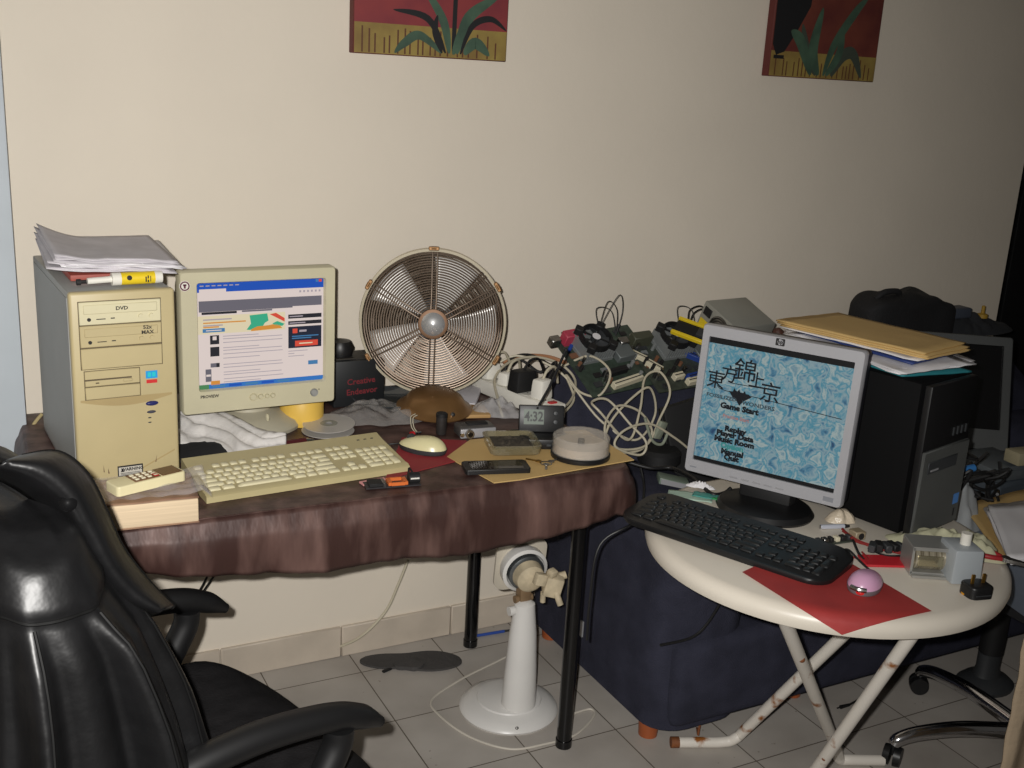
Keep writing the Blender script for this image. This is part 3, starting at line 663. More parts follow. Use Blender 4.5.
B().tube([(.004,0,.004),(.004,.02,.012),(.014,.04,.03),(.03,.045,.034)],.0012,6).tube([(.008,0,.004),(.010,.02,.012),(.018,.036,.028),(.032,.04,.032)],.0012,6).build('wire', M_cable_w, sw)
q = on(441,434,CZ); dk = thing('film_can', 'small black cylinder standing beside the bronze bowl', 'canister', (q.x,q.y,CZ))
B().lathe([(0,0),(.011,0),(.012,.002),(.0125,.040),(.0125,.042),(0,.042)],24).build('body', mat('sooty_black',(40,36,34),.6,var=.3,vscale=80), dk); B().lathe([(.0,.042),(.0132,.042),(.0132,.050),(.011,.052),(0,.052)],24).build('cap', M_blackmatte, dk)
# compact camera
q = on(476,436,CZ); CM = thing('compact_camera', 'small silver compact camera lying behind the glass ashtray', 'camera', (q.x,q.y+.01,CZ), math.radians(-6))
B().box((0,0,.014),(.088,.05,.026),bev=.006,seg=3).build('body', mat('dark_camera_top',(70,68,66),.4), CM)
B().box((.0,-.0255,.013),(.086,.006,.022),bev=.002).build('front_plate', M_silver, CM)
B().cyl((-.022,-.027,.013),(-.022,-.036,.013),.011,.010,n=24).cyl((-.022,-.036,.013),(-.022,-.037,.013),.006,n=20,mi=1).build('lens', [M_steel,M_blackgloss], CM)
B().cyl((-.039,-.026,.011),(-.039,-.030,.011),.005,n=16).build('flash_window', M_chrome, CM)
B().box((.005,.002,.0285),(.05,.022,.004),bev=.0015,seg=1).build('dial_plate', M_blackmatte, CM)
# circuit card before the keyboard
q = on(394,487,CZ); GC = thing('circuit_card', 'small circuit card with orange and black blocks at the front edge of the desk', 'circuit card', (q.x,q.y+.012,CZ+.001), math.radians(-8))
B().box((0,0,.0015),(.112,.036,.003)).build('board', mat('dark_card',(44,42,44),.5,var=.3,vscale=60), GC)
B().box((-.034,0,.006),(.030,.030,.007),bev=.001,seg=1).build('black_chip', M_blackmatte, GC)
B().box((-.018,0,.006),(.007,.030,.008),bev=.001,seg=1).build('metal_strip', M_steel, GC)
part(B().box((-.006,0,.006),(.008,.028,.007)).box((.010,.014,.006),(.028,.004,.007)).box((.010,-.014,.006),(.028,.004,.007)).box((.026,0,.006),(.008,.028,.007)).build('coil_former', mat('orange_plastic',(206,106,48),.45), GC),'orange frame')
B().cyl((.034,.0,.011),(.056,.0,.011),.012,n=20).build('capacitor', M_blackmatte, GC); B().box((.045,-.011,.014),(.018,.002,.003)).build('marking', M_white, GC)
B().tube([(.05,.012,.01),(.044,.034,.02),(.038,.016,.01)],.0018,6).build('wire_loop', M_cable_b, GC)
tag(B().box((0,0,.002),(.055,.02,.003),rot=(0,0,.1)).build('paper_slip', mat('pink_paper',(214,150,150),.7), loc=(q.x-.03,q.y+.036,CZ)), 'pale pink paper slip beside the circuit card at the keyboard front', 'paper slip')
# ------------------------------------------------------------------ manila envelope and what lies on it
pts = [on(*a, CZ+.001) for a in ((447,457),(494,483),(520,480),(634,460),(585,430),(470,440))]
b = B().prism([(p.x,p.y) for p in pts], CZ, CZ+.0022)
tag(b.build('envelope', M_tan), 'manila envelope at the right corner of the brown cloth under the ashtray', 'envelope')
EZ = CZ+.0024
q = on(494,471,EZ); PH = thing('phone', 'flat black phone on the manila envelope, tucked under the glass ashtray', 'phone', (q.x+.008,q.y+.008,EZ), math.radians(-14))
B().prism(rrect(.140,.058,.006), 0,.010,bev=.002).build('body', M_black, PH); B().prism(rrect(.112,.048,.002),.010,.0106).build('screen', mat('phone_glass',(10,10,11),.06), PH)
q = on(512,453,EZ); AT = thing('ashtray', 'square glass ashtray full of dark ash on the manila envelope', 'ashtray', (q.x,q.y+.005,EZ+.0105), math.radians(-16))
M_glass = mat('smoky_glass', (150,140,108), .05, alpha=.42, spec=.9, coat=.6)
b = B(); m_ = None; L = []
for w, z, r in ((.100,0,.010),(.110,.003,.014),(.118,.021,.016),(.104,.022,.012),(.092,.012,.010),(.06,.008,.008)): L.append([(x,y,z) for x,y in rrect(w,w,r,4)])
m_ = len(L[0]); b._add([p for r in L for p in r],[(k*m_+i,k*m_+(i+1)%m_,(k+1)*m_+(i+1)%m_,(k+1)*m_+i) for k in range(5) for i in range(m_)]+[tuple(range(m_)),tuple(5*m_+i for i in range(m_))])
b.build('dish', M_glass, AT)
B().grid(lambda u,v:((u-.5)*.086,(v-.5)*.086,.013+.010*abs(nz(u*6,v*6))*math.sin(PI*u)*math.sin(PI*v)*2),20,20).build('ash', mat('dark_ash',(58,52,42),.95,var=.5,vscale=70), AT)
tag(B().box((0,0,.012),(.042,.03,.022),bev=.005).cyl((-.021,0,.016),(-.03,0,.016),.006,n=12).build('small_box', M_blackmatte, loc=on(519,441,EZ+.0)+Vector((0,.0,.002)), rot=-.3), 'small black block behind the glass ashtray', 'block')
q = on(545,447,EZ); CK = thing('digital_clock', 'folding black digital clock reading 4:32 on the manila envelope', 'clock', (q.x,q.y+.012,EZ), math.radians(-22))
B().box((0,.0,.012),(.112,.062,.024),bev=.004).build('base', M_black, CK)
pn = B().box((0,0,.030),(.104,.014,.062),bev=.003).build('display_panel', M_black, CK, loc=(-.002,.026,.024), rot=(math.radians(-14),0,0))
B().box((-.018,-.0072,.034),(.046,.001,.034)).build('lcd', mat('lcd_grey',(112,122,112),.3), pn)
B().text('4:32',.031,-.018,.034,-.0082,0,bold=.0008,scx=.82).build('digits', mat('lcd_digits',(24,28,26),.4), pn)
for k in (0,1): B().lathe([(0,.003),(.0045,.0025),(.006,0)],16,(.032,-.0068,.043-.020*k),axis=(0,-1,0)).build('button', M_dark, pn)
for k in range(4): B().box((-.03+.02*k,-.031,.011),(.011,.003,.006),bev=.001,seg=1).build('front_key', M_dark, CK)
q2 = on(536,409,EZ)
tag(B().tube([at(537,409,CK.location.y+.035),at(549,388,CK.location.y+.06),at(566,350,CK.location.y+.09)],.0032,8,smooth=False).sphere(at(566,350,CK.location.y+.09),.005,10,8).build('antenna', M_blackmatte), 'thin black antenna rod leaning up behind the digital clock', 'antenna')
q = on(584,457,EZ); SP = thing('disc_spindle', 'clear cake box of blank discs on a black base at the desk corner', 'disc spindle', (q.x-.004,q.y+.010,EZ))
B().lathe([(0,0),(.066,0),(.0665,.003),(.0665,.009),(.064,.011),(.0075,.011),(.0075,.040),(0,.041)],44).build('base', M_black, SP)
B().lathe([(.009,.012),(.0605,.012),(.0605,.030),(.009,.030),(.009,.012)],44).build('discs', mat('disc_stack',(190,176,158),.3,.2,var=.05,stretch=(1,1,80)), SP)
B().lathe([(.0635,.011),(.0635,.046),(.060,.049),(.012,.050),(.0,.050)],44).build('cover', mat('clear_polystyrene',(215,208,198),.08,alpha=.22,coat=.5), SP, thick=.0012)
q = on(546,465,EZ); kc = thing('key_ring', 'small bunch of metal keys between ashtray and disc spindle', 'keys', (q.x,q.y,EZ+.001))
rs = random.Random(4)
B().tube([(.012*math.cos(a*PI/6),.012*math.sin(a*PI/6),.003) for a in range(12)],.0012,6,closed=True).build('ring', M_steel, kc)
for k in range(3):
    a = k*1.9+.4; B().cyl((.018*math.cos(a),.018*math.sin(a),.002+.002*k),(.018*math.cos(a),.018*math.sin(a),.004+.002*k),.007,n=14).box((.034*math.cos(a),.034*math.sin(a),.003+.002*k),(.026,.005,.0018),rot=(0,0,a)).build('key', M_gold if k == 1 else M_steel, kc)
# ------------------------------------------------------------------ power strip, plugs and leads at the back of the desk
a0, a1 = Vector((1.255,-.115,CZ)), Vector((1.315,-.425,CZ))
ang = math.atan2(a1.y-a0.y, a1.x-a0.x); c0 = (a0+a1)/2; LN = (a1-a0).length
PS = thing('power_strip', 'long white power strip with plugs at the back right of the desk', 'power strip', c0, ang)
B().box((0,0,.020),(LN,.058,.038),bev=.005).build('body', M_white, PS)
for k in range(5):
    o = B().cyl((-.12+.056*k,0,.0385),(-.12+.056*k,0,.0396),.019,n=24).build('socket', M_white, PS)
    B().cyl((-.12+.056*k-.007,0,.0394),(-.12+.056*k-.007,0,.0400),.0025,n=8).cyl((-.12+.056*k+.007,0,.0394),(-.12+.056*k+.007,0,.0400),.0025,n=8).build('hole', M_ink, o)
B().box((LN/2-.02,0,.040),(.014,.022,.006),bev=.001,seg=1).build('switch', M_redplastic, PS)
def on_strip(t, h=.040): p = a0.lerp(a1, t); return Vector((p.x,p.y,CZ+h))
def plug(t, m, label, d=(.036,.038,.045), rz=0, dx=0):
    p = on_strip(t)+Vector((dx,0,0)); r = thing('plug', label, 'plug', p, ang+rz)
    B().box((0,0,d[2]/2),d,bev=.006,taper=.85).build('body', m, r)
    B().tube([(0,0,d[2]*.9),(.0,.02,d[2]+.02),(.0,.05,d[2]+.02),(-.02,.09,d[2]-.03)],.0035,8).build('lead', M_cable_b if m is M_blackmatte else M_cable_w, r)
plug(.12, M_white, 'white plug at the far end of the power strip', (.05,.05,.04))
plug(.36, M_white, 'squat cream plug next to the farthest one in the power strip', (.034,.05,.034), .3)
plug(.56, M_blackmatte, 'black adapter block standing in the middle of the power strip', (.045,.07,.055))
plug(.80, M_white, 'upright white plug near the front end of the power strip', (.040,.046,.050), .2)
tag(B().tube([at(492,365,-.06),at(505,372,-.08),at(520,360,-.1),at(540,372,-.13),at(556,362,-.16),at(548,380,-.2),at(532,384,-.2)],.004,8).tube([at(500,386,-.1),at(510,360,-.08),at(530,355,-.08),at(552,366,-.1),at(575,378,-.15)],.004,8).build('mains_leads', M_cable_b), 'tangle of black mains leads above the power strip', 'cable')
tag(B().tube([at(505,425,-.38),at(498,400,-.3),at(495,378,-.2),at(510,362,-.14),at(535,357,-.12),at(560,364,-.12),at(575,380,-.16),at(571,400,-.25),at(555,412,-.32),at(530,415,-.35)],.0035,8,sub=10).build('grey_lead', M_cable_w), 'pale grey lead arching over the power strip', 'cable')
tag(B().tube([at(503,362,-.07),at(525,356,-.07),at(548,357,-.07),at(566,363,-.09)],.006,8,sub=8).build('orange_lead', mat('orange_cable',(168,118,84),.5)), 'pale orange lead lying along the wall behind the power strip', 'cable')

# ------------------------------------------------------------------ round fan standing at the back of the desk
fc = at(433,322,-.205)
FAN = thing('fan', 'round metal fan head with rusty wire grille leaning by the wall', 'fan', (fc.x,fc.y,fc.z), (math.radians(-6),0,math.radians(-23.5)))
M_rust = mat('rusty_grille_wire', (132,118,104), .4, .6, rgb2=(92,74,60), vscale=9)
M_rim = mat('cream_fan_rim', (212,202,178), .35, .3, var=.08)
M_blade = mat('grey_fan_blade', (226,222,216), .35, .2, var=.1)
RO = .180
def ring(b, r, y, w, n=72, s=6): b.tube([(r*math.cos(2*PI*k/n),y,r*math.sin(2*PI*k/n)) for k in range(n)], w, s, closed=True, smooth=False)
def dome(r, s): return s*(.012+.030*(1-(r/RO)**2))
for s, nm, n in ((-1,'front_grille',22),(1,'back_grille',15)):
    b = B()
    for k in range(n):
        r = lerp(.042,.169,k/(n-1)); ring(b, r, dome(r,s)+(0 if s < 0 else .028), .0019)
    for k in range(6):
        a = PI/2+k*PI/3+(.25 if s > 0 else 0)
        for da in (-.05,.05):
            dx = .006*(1 if da > 0 else -1)
            P = []
            for j in range(8):
                r = lerp(.036,.173,j/7); P.append((r*math.cos(a)-dx*math.sin(a), dome(r,s)+(s*.002)+(0 if s < 0 else .028), r*math.sin(a)+dx*math.cos(a)))
            b.tube(P,.0021,6,smooth=False)
    b.build(nm, M_rust, FAN, ang=60)
b = B(); b.lathe([(RO-.006,-.016),(RO,-.014),(RO+.002,0),(RO+.001,.040),(RO-.004,.044),(RO-.006,.040),(RO-.004,0),(RO-.006,-.016)],80,axis=(0,1,0)); b.build('rim', M_rim, FAN)
hb = B().lathe([(0,-.060),(.014,-.058),(.026,-.051),(.031,-.044),(.034,-.040),(.034,-.036)],40,axis=(0,1,0)).build('hub_cap', mat('satin_chrome',(200,200,200),.3,.6), FAN)
B().lathe([(.031,-.047),(.036,-.046),(.0375,-.041),(.036,-.037)],40,axis=(0,1,0)).build('ring_band', mat('rust_band',(112,82,58),.5,.4), hb)
b = B()
for k in range(5):
    a0_ = PI/2-.47+k*2*PI/5
    def fn(u, v, a0_=a0_):
        r = lerp(.030,.160,v); w = lerp(.50,.60,v)*(1-.12*v); a = a0_+(u-.5)*w*1.4+.10*v
        return (r*math.cos(a), .010+(u-.5)*-.022*(.5+.5*v), r*math.sin(a))
    bb = B().grid(fn,10,12); bb.build('blade', M_blade, FAN, thick=.0014, ang=80)
B().lathe([(0,-.016),(.034,-.014),(.038,.0),(.036,.03),(0,.032)],32,axis=(0,1,0)).build('motor_hub', M_steel, FAN)
for k in range(6):
    a = PI/2+k*PI/3+.02
    B().box((0,0,0),(.026,.014,.010),bev=.002,seg=1).cyl((-.006,-.008,.002),(.006,-.008,.002),.004,n=10).build('clip', mat('rust_clip',(140,104,66),.5,.5), FAN, loc=((RO+.001)*math.cos(a),-.012,(RO+.001)*math.sin(a)), rot=(0,-a+PI/2,0))
B().lathe([(0,.05),(.05,.05),(.056,.058),(.05,.075),(0,.078)],30,axis=(0,1,0)).build('mounting_plate', M_dark, FAN)

# ------------------------------------------------------------------ SOFA
SF = thing('sofa', 'navy blue fabric sofa against the wall behind the round table', 'sofa', (2.38,-.4,0))
ox, oy = 2.38, -.4
def rbox(b, x0, x1, y0, y1, z0, z1, bv, seg=4): b.box(((x0+x1)/2-ox,(y0+y1)/2-oy,(z0+z1)/2),(x1-x0,y1-y0,z1-z0),bev=bv,seg=seg)
b = B(); rbox(b,1.50,3.24,-.765,-.06,.065,.30,.03); b.build('base', M_navy, SF)
b = B(); 
def arm(u, v, x0=1.462, x1=1.735):
    # rounded in plan and at the top
    P = rrect(x1-x0, .70, .085, 6, (x0+x1)/2-ox, -.405-oy); k = int(u*len(P)) % len(P); x, y = P[k]
    cx, cy = (x0+x1)/2-ox, -.405-oy
    if v < .7: t = v/.7; z = lerp(.06,.52,t); s = 1-.02*math.sin(PI*t)
    else: t = (v-.7)/.3; z = .52+.085*math.sin(t*PI/2); s = math.cos(t*PI/2*.96)**.45 if t < 1 else 0.02
    wob = .006*nz(x*8,y*8+z*9)
    return (cx+(x-cx)*s+wob, cy+(y-cy)*s+wob, z)
b = B(); P = len(rrect(.2,.7,.08,6)); b.grid(lambda u,v: arm(u,v), P, 22, closed=True); b.build('arm', M_navy, SF, ang=80)
b = B(); b.grid(lambda u,v: arm(u,v,3.0,3.27), P, 22, closed=True); b.build('arm', M_navy, SF, ang=80)
BPROF = [(-.30,.30),(-.315,.52),(-.315,.66),(-.295,.705),(-.24,.755),(-.17,.805),(-.11,.842),(-.06,.852),(-.035,.835),(-.03,.76),(-.03,.30)]
b = B(); n = len(BPROF)
def back_at(x):
    t = sstep(1.44,1.60,x); t2 = sstep(3.30,3.1,x) if x > 3 else 1
    k = .86+.14*min(t,t2); return [(x-ox, y-oy+.004*nz(x*5,z*7), .30+(z-.30)*k+.006*nz(x*4,y*6)) for y, z in BPROF]
xs = [1.475+k*(3.27-1.475)/60 for k in range(61)]
V = [p for x in xs for p in back_at(x)]
b._add(V,[(i*n+j,i*n+j+1,(i+1)*n+j+1,(i+1)*n+j) for i in range(60) for j in range(n-1)]+[tuple(range(n)),tuple(60*n+j for j in range(n))])
b.build('backrest', M_navy, SF, ang=70)
for k in range(2):
    x0 = 1.735+k*.635
    b = B(); rbox(b,x0,x0+.63,-.755,-.30,.30,.43,.045,5); b.build('seat_cushion', M_navy, SF)
M_wood = mat('orange_wood_foot', (158,84,46), .4, var=.15)
ft = B().lathe([(.018,0),(.024,.004),(.028,.07),(.028,.08)],20).build('foot', M_wood, SF, loc=(1.503-ox,-.665-oy,0))
for p in ((1.515,-.135),(1.98,-.66),(3.2,-.665),(3.2,-.135)): link_copy(ft, SF, (p[0]-ox,p[1]-oy,0))
def sofa_top(y): return interp([(-.315,.675),(-.295,.705),(-.24,.755),(-.17,.805),(-.11,.842),(-.06,.852)], y)
# ------------------------------------------------------------------ salvaged circuit boards on the sofa back
M_slotw = mat('cream_slot', (214,206,180), .5); M_slotb = mat('blue_slot', (40,66,140), .45); M_slotbr = mat('brown_slot', (120,84,62), .5); M_slotk = mat('black_slot', (26,26,28), .5)
M_pcb2 = mat('dark_circuit_board', (58,64,56), .5, var=.3, vscale=60); M_alu = mat('aluminium_heatsink', (150,154,154), .45, .4)
def motherboard(label, loc, rz, tilt, w, d, seed, pcb, cooler, slots, port, extra=0):
    rs = random.Random(seed)
    root = thing('circuit_board', label, 'circuit board', loc, (0,0,0), 'salvaged circuit boards on the sofa')
    root.rotation_euler = (Matrix.Rotation(math.radians(tilt),3,'X') @ Matrix.Rotation(math.radians(rz),3,'Z')).to_euler()
    B().box((0,0,0),(w,d,.003)).build('board', pcb, root)
    cx, cy = cooler
    hs = B()
    for k in range(11): hs.box((cx-.045+.009*k,cy,.022),(.0030,.09,.038))
    hs.box((cx,cy,.006),(.098,.092,.009)).build('heatsink', M_alu, root)
    f = B(); f.lathe([(.045,.040),(.0455,.062),(.042,.062),(.042,.040),(.045,.040)],30,(cx,cy,0))
    for a in range(4):
        an = PI/4+a*PI/2; f.box((cx+.050*math.cos(an),cy+.050*math.sin(an),.052),(.024,.022,.022),rot=(0,0,an),bev=.002,seg=1)
        f.box((cx+.022*math.cos(an),cy+.022*math.sin(an),.0545),(.03,.004,.003),rot=(0,0,an))
    fo = f.build('cooling_fan', M_blackmatte, root)
    fb = B().cyl((cx,cy,.042),(cx,cy,.0575),.0135,n=20)
    for k in range(7):
        a = k*2*PI/7
        fb.grid(lambda u,v: (cx+lerp(.013,.040,v)*math.cos(a+.7*u), cy+lerp(.013,.040,v)*math.sin(a+.7*u), .044+.009*u), 5, 4)
    fb.build('blades', M_dark, fo); B().cyl((cx,cy,.0575),(cx,cy,.0580),.012,n=20).build('hub_sticker', M_paper, fo)
    for (x, y, l, m, a) in slots:
        s = B().box((0,0,.009),(l,.018,.018),bev=.001,seg=1).build('slot', m, root, loc=(x,y,0), rot=math.radians(a)); B().box((0,0,.0182),(l*.94,.003,.0008)).build('groove', M_ink, s)
    x, y, m = port
    pb = B().box((x,y,.018),(.065,.028,.042),bev=.002,seg=1).build('port_block', m, root); B().box((x,y+.013,.018),(.046,.006,.026),bev=.001,seg=1).cyl((x-.02,y+.014,.018),(x-.02,y+.024,.018),.004,n=8).cyl((x+.02,y+.014,.018),(x+.02,y+.024,.018),.004,n=8).build('port_shell', M_steel, pb)
    B().box((x-.06,y,.015),(.03,.024,.027),bev=.002,seg=1).build('audio_ports', M_steel, root)
    B().box((cx+.085,cy-.035,.013),(.058,.058,.024),bev=.002,seg=1).build('chipset_heatsink', mat('grey_heatsink',(104,110,110),.5,.2), root)
    for k in range(34):
        p = (rs.uniform(-w*.45,w*.45), rs.uniform(-d*.45,d*.45)); hgt = rs.uniform(.012,.026)
        B().cyl((p[0],p[1],.001),(p[0],p[1],hgt),.0055,n=10).build('capacitor', rs.choice([M_ink,M_dark,M_blue,M_steel,M_alu,M_slotbr]), root)
    for k in range(26):
        p = (rs.uniform(-w*.45,w*.45), rs.uniform(-d*.45,d*.45)); a = rs.uniform(.006,.013)
        B().box((p[0],p[1],.003),(a*2,a*1.4,.004)).build('chip', rs.choice([M_ink,M_dark,M_slotbr,M_alu,M_dark]), root)
    for k in range(extra):
        a = rs.uniform(0,1); B().tube([(cx+.03,cy+.03,.05),(cx+.03+.03*k,cy+.07,.09+.02*k),(cx+.08+.02*k,cy+.06,.08),(cx+.085,cy+.01,.03)],.0013,6).build('wire', M_cable_b if k % 2 else M_dark, root)
    return root
def slope_at(x, y, up=.012): return (x, y, sofa_top(y)+up)
motherboard('circuit board with cream slot, pink port and looping wires, leftmost on the sofa', slope_at(1.630,-.165,.040), 7, 32, .265, .225, 3, M_green, (-.045,.045),
    [(-.005,-.090,.105,M_slotw,6),(.055,.015,.055,mat('straw_slot',(196,184,120),.5),-48),(.085,-.015,.045,M_slotw,-48),(-.02,-.05,.08,M_slotk,4)], (-.085,.088,mat('pink_port',(176,58,80),.5)), 3)
motherboard('circuit board with blue and cream slots beside the yellow edged card on the sofa', slope_at(1.842,-.185,.046), 4, 32, .265, .215, 9, M_pcb2, (.0,.045),
    [(.045,-.075,.13,M_slotb,4),(.035,-.090,.13,M_slotw,3),(-.045,-.068,.035,M_slotw,5),(.06,-.015,.09,M_slotb,-40),(-.10,-.02,.05,M_slotw,-52)], (-.095,.075,mat('olive_port',(70,72,58),.5)), 1)
YC = thing('card', 'yellow edged black card leaning beside the grey power supply', 'card', at(699,334,-.23), (math.radians(30),math.radians(12),math.radians(-52)))
B().box((0,0,0),(.14,.055,.004)).build('board', M_blackmatte, YC); B().box((0,.029,.002),(.145,.010,.012),bev=.001,seg=1).box((0,-.029,.002),(.145,.010,.012),bev=.001,seg=1).build('edge_rail', M_yellow, YC)
B().box((.02,0,.006),(.05,.03,.01),bev=.001,seg=1).build('chip_block', M_dark, YC)
for k,(px,py,y) in enumerate([(697,312,-.1),(702,318,-.12)]): pass
tag(B().tube([at(688,320,-.13),at(690,310,-.12),at(700,306,-.12),at(707,312,-.12),at(703,322,-.12)],.0022,8).tube([at(690,322,-.14),at(694,313,-.13),at(703,309,-.13),at(709,316,-.13)],.0022,8).build('lead', M_cable_b), 'short dark lead looping beside the yellow edged card', 'cable')
# power supply box
PU = thing('power_supply', 'grey metal power supply box behind the silver monitor', 'power supply', (2.030,-.170,.880), (math.radians(22),0,math.radians(6)))
B().box((0,0,.05),(.16,.14,.098),bev=.003).build('case', mat('grey_psu_steel',(150,150,142),.4,.2), PU)
gr = B().lathe([(.038,0),(.041,.001),(.041,-.001)],30,(-.0805,-.015,.052),axis=(-1,0,0))
for k in range(5): gr.lathe([(.008+.007*k,.0018),(.0095+.007*k,.0028),(.011+.007*k,.0018)],28,(-.0805,-.015,.052),axis=(-1,0,0))
gr.build('fan_grille', M_steel, PU); B().cyl((-.0800,-.015,.052),(-.0812,-.015,.052),.037,n=28).build('fan_opening', M_ink, PU)
B().box((-.0805,.045,.030),(.0015,.035,.035)).build('yellow_label', M_yellow, PU); B().box((-.081,.045,.075),(.004,.03,.025),bev=.001,seg=1).build('socket', M_blackmatte, PU)
tag(B().box((0,0,.021),(.20,.16,.038),bev=.003).build('disc_drive', mat('grey_drive_case',(120,120,118),.4,.5), loc=(2.06,-.135,.853), rot=-.5), 'grey metal drive lying under the power supply box', 'drive')
# black bag and other heaps along the sofa back
q = at(895,322,-.15)
def bagfn(u, v, L=.40, Hh=.140, D_=.16):
    a = 2*PI*u; c = v
    ex = math.copysign(abs(math.cos(a))**.6, math.cos(a)); ey = math.copysign(abs(math.sin(a))**.6, math.sin(a))
    r = math.sin(PI*(1-.5*c)) if c < 1 else 1
    k = 1-.0*c
    if v < .5: s = 1; z = v/.5*Hh*.75
    else: t = (v-.5)/.5; s = math.cos(t*PI/2)**.5 if t < 1 else 0.0; z = Hh*(.75+.25*math.sin(t*PI/2))
    x = ex*L/2*s; y = ey*D_/2*s
    z *= (1-.42*sstep(.05,.25,x))*(1-.06*sstep(-.15,-.2,x)); z += .014*nz(x*16,y*14,z*14)
    return (x, y+.006*nz(x*9,z*9), max(0,z))
BG = tag(B().grid(bagfn, 64, 22, closed=True).tube([(-.15,-.02,.125),(-.125,-.03,.148),(-.07,-.03,.148),(-.05,-.02,.128)],.010,8).box((-.205,-.03,.03),(.06,.05,.008),rot=(0,.2,0),bev=.002).build('bag', mat('black_nylon',(26,26,28),.8,var=.2,bump=.2,bscale=120), loc=(q.x+.055,-.125,.845), ang=70), 'black nylon bag lying on the sofa back above the manila folders', 'bag')
q = at(965,330,-.15)
blob('jumper', 'dark grey garment heaped on the sofa back right of the black bag', 'clothes', mat('charcoal_fabric',(40,42,46),.9), (q.x+.02,-.13,.835), .22, .075, .060, 21, rough=.35, lob=.1, fs=5)
q = at(954,318,-.13); tag(B().box((0,0,.02),(.10,.06,.036),bev=.008,seg=3).box((-.10,.0,.012),(.07,.03,.02),bev=.003).build('webcam_box', mat('slate_blue_plastic',(70,76,88),.5), loc=(q.x,-.13,.885)), 'small slate blue box on the dark garment near the wall end', 'box')
q = at(972,322,-.13); tag(B().lathe([(.018,0),(.018,.012),(.006,.016),(.006,.04),(0,.042)],18).build('screw_cap', mat('ochre_plastic',(176,140,50),.5), loc=(q.x+.02,-.15,.885)), 'little ochre cap beside the slate blue box', 'cap')
q = at(775,322,-.2); blob('pouch', 'brown leather pouch between power supply and manila folders', 'pouch', mat('brown_leather',(84,54,44),.5,bump=.3), (q.x+.04,-.16,.80), .12, .075, .125, 31, rough=.25, lob=.15)
# things at the left end of the sofa: coil of lead, added black slab, green card
rs = random.Random(11)
b = B()
def P2(px, py, y): return at(px, py, y)
coil = [(500,362,-.08),(520,356,-.10),(560,372,-.17),(600,420,-.27),(635,440,-.33),(655,415,-.32),(650,388,-.33),(632,398,-.34),(612,420,-.36),(605,440,-.38),(612,452,-.38),(640,450,-.37),(652,432,-.36),(640,412,-.36),(618,406,-.36),(605,425,-.39),(612,447,-.41),(645,446,-.40),(660,418,-.36),(670,392,-.345),(660,372,-.30),(645,378,-.30),(640,410,-.37),(628,440,-.40),(600,412,-.40),(592,402,-.36),(608,400,-.35),(630,424,-.39),(646,442,-.42),(640,455,-.42),(615,446,-.42),(625,430,-.41),(650,424,-.40),(675,438,-.40),(690,450,-.40)]
b.tube([at(*c) for c in coil], .0032, 8, sub=8)
b.tube([at(*c) for c in [(564,366,-.14),(590,356,-.19),(610,372,-.25),(600,395,-.27),(580,392,-.24),(566,375,-.18),(574,398,-.23),(565,412,-.27)]], .0032, 8, sub=8)
tag(b.build('lead_coil', M_cable_w), 'tangled coil of pale grey lead hanging over the sofa arm', 'cable coil')
tag(B().tube([at(645,418,-.385),at(652,440,-.39),at(662,444,-.39),at(668,432,-.385)],.004,8).box(at(660,430,-.38),(.03,.012,.05),rot=(.2,0.3,.3),bev=.003).build('connector', mat('grey_clear_plastic',(140,146,130),.3)), 'grey connector clip caught in the pale lead coil', 'connector')
cs = thing('black_slab', 'black slab added to darken the sofa corner behind the silver monitor', 'black_slab', (1.945,-.415,.43), (math.radians(-13),math.radians(-9),math.radians(3)))  # slab added so the hollow between arm and backrest comes out dark
B().box((0,0,.185),(.40,.014,.37),bev=.005).build('front_slab', M_blackmatte, cs); B().box((0,.016,.185),(.40,.014,.37),bev=.005).build('base', M_black, cs)
q = on(672,484,.612); gc2 = thing('green_card', 'small grey green card box on the sofa arm behind the black keyboard', 'card box', (q.x,q.y,.612), (math.radians(10),math.radians(0),math.radians(64))); gc2.scale = (.75,)*3
B().box((0,0,.012),(.065,.105,.022),bev=.003).build('box', mat('grey_green_plastic',(110,124,112),.4), gc2); B().box((-.034,0,.012),(.003,.095,.018),bev=.001,seg=1).box((.034,0,.012),(.003,.095,.018),bev=.001,seg=1).build('edge_strip', M_silver, gc2)
q = on(660,470,.615); tag(B().lathe([(0,0),(.05,0),(.058,.01),(.058,.035),(.048,.045),(0,.047)],24).build('speaker', M_blackmatte, loc=(q.x+.03,q.y+.05,.612)), 'round black speaker on the sofa arm beside the pale lead coil', 'speaker')
b = B(); b.tube([on(628,462,.70),on(650,468,.69),on(672,468,.69),on(690,476,.70),on(700,484,.708),on(712,494,.706),on(724,493,.706),on(731,488,.72)],.0045,10,sub=8)
tag(b.build('video_lead', M_cable_b), 'thick black lead running from the desk corner to the silver monitor', 'cable')
tag(B().tube([at(640,465,-.5),at(644,490,-.55),at(636,520,-.77),at(600,545,-.775),at(590,600,-.78),at(587,640,-.78)],.003,8,sub=8).tube([at(722,600,-.80),at(706,625,-.79),at(690,638,-.785),at(660,645,-.775)],.003,8,sub=8).build('hanging_lead', M_cable_b), 'thin black lead drooping down the front of the sofa', 'cable')
tag(B().box((0,0,0),(.004,.02,.045)).build('sofa_tag', M_silver, loc=at(581,628,-.40)+Vector((0,0,0))), 'small pale fabric tag on the side of the sofa', 'tag')

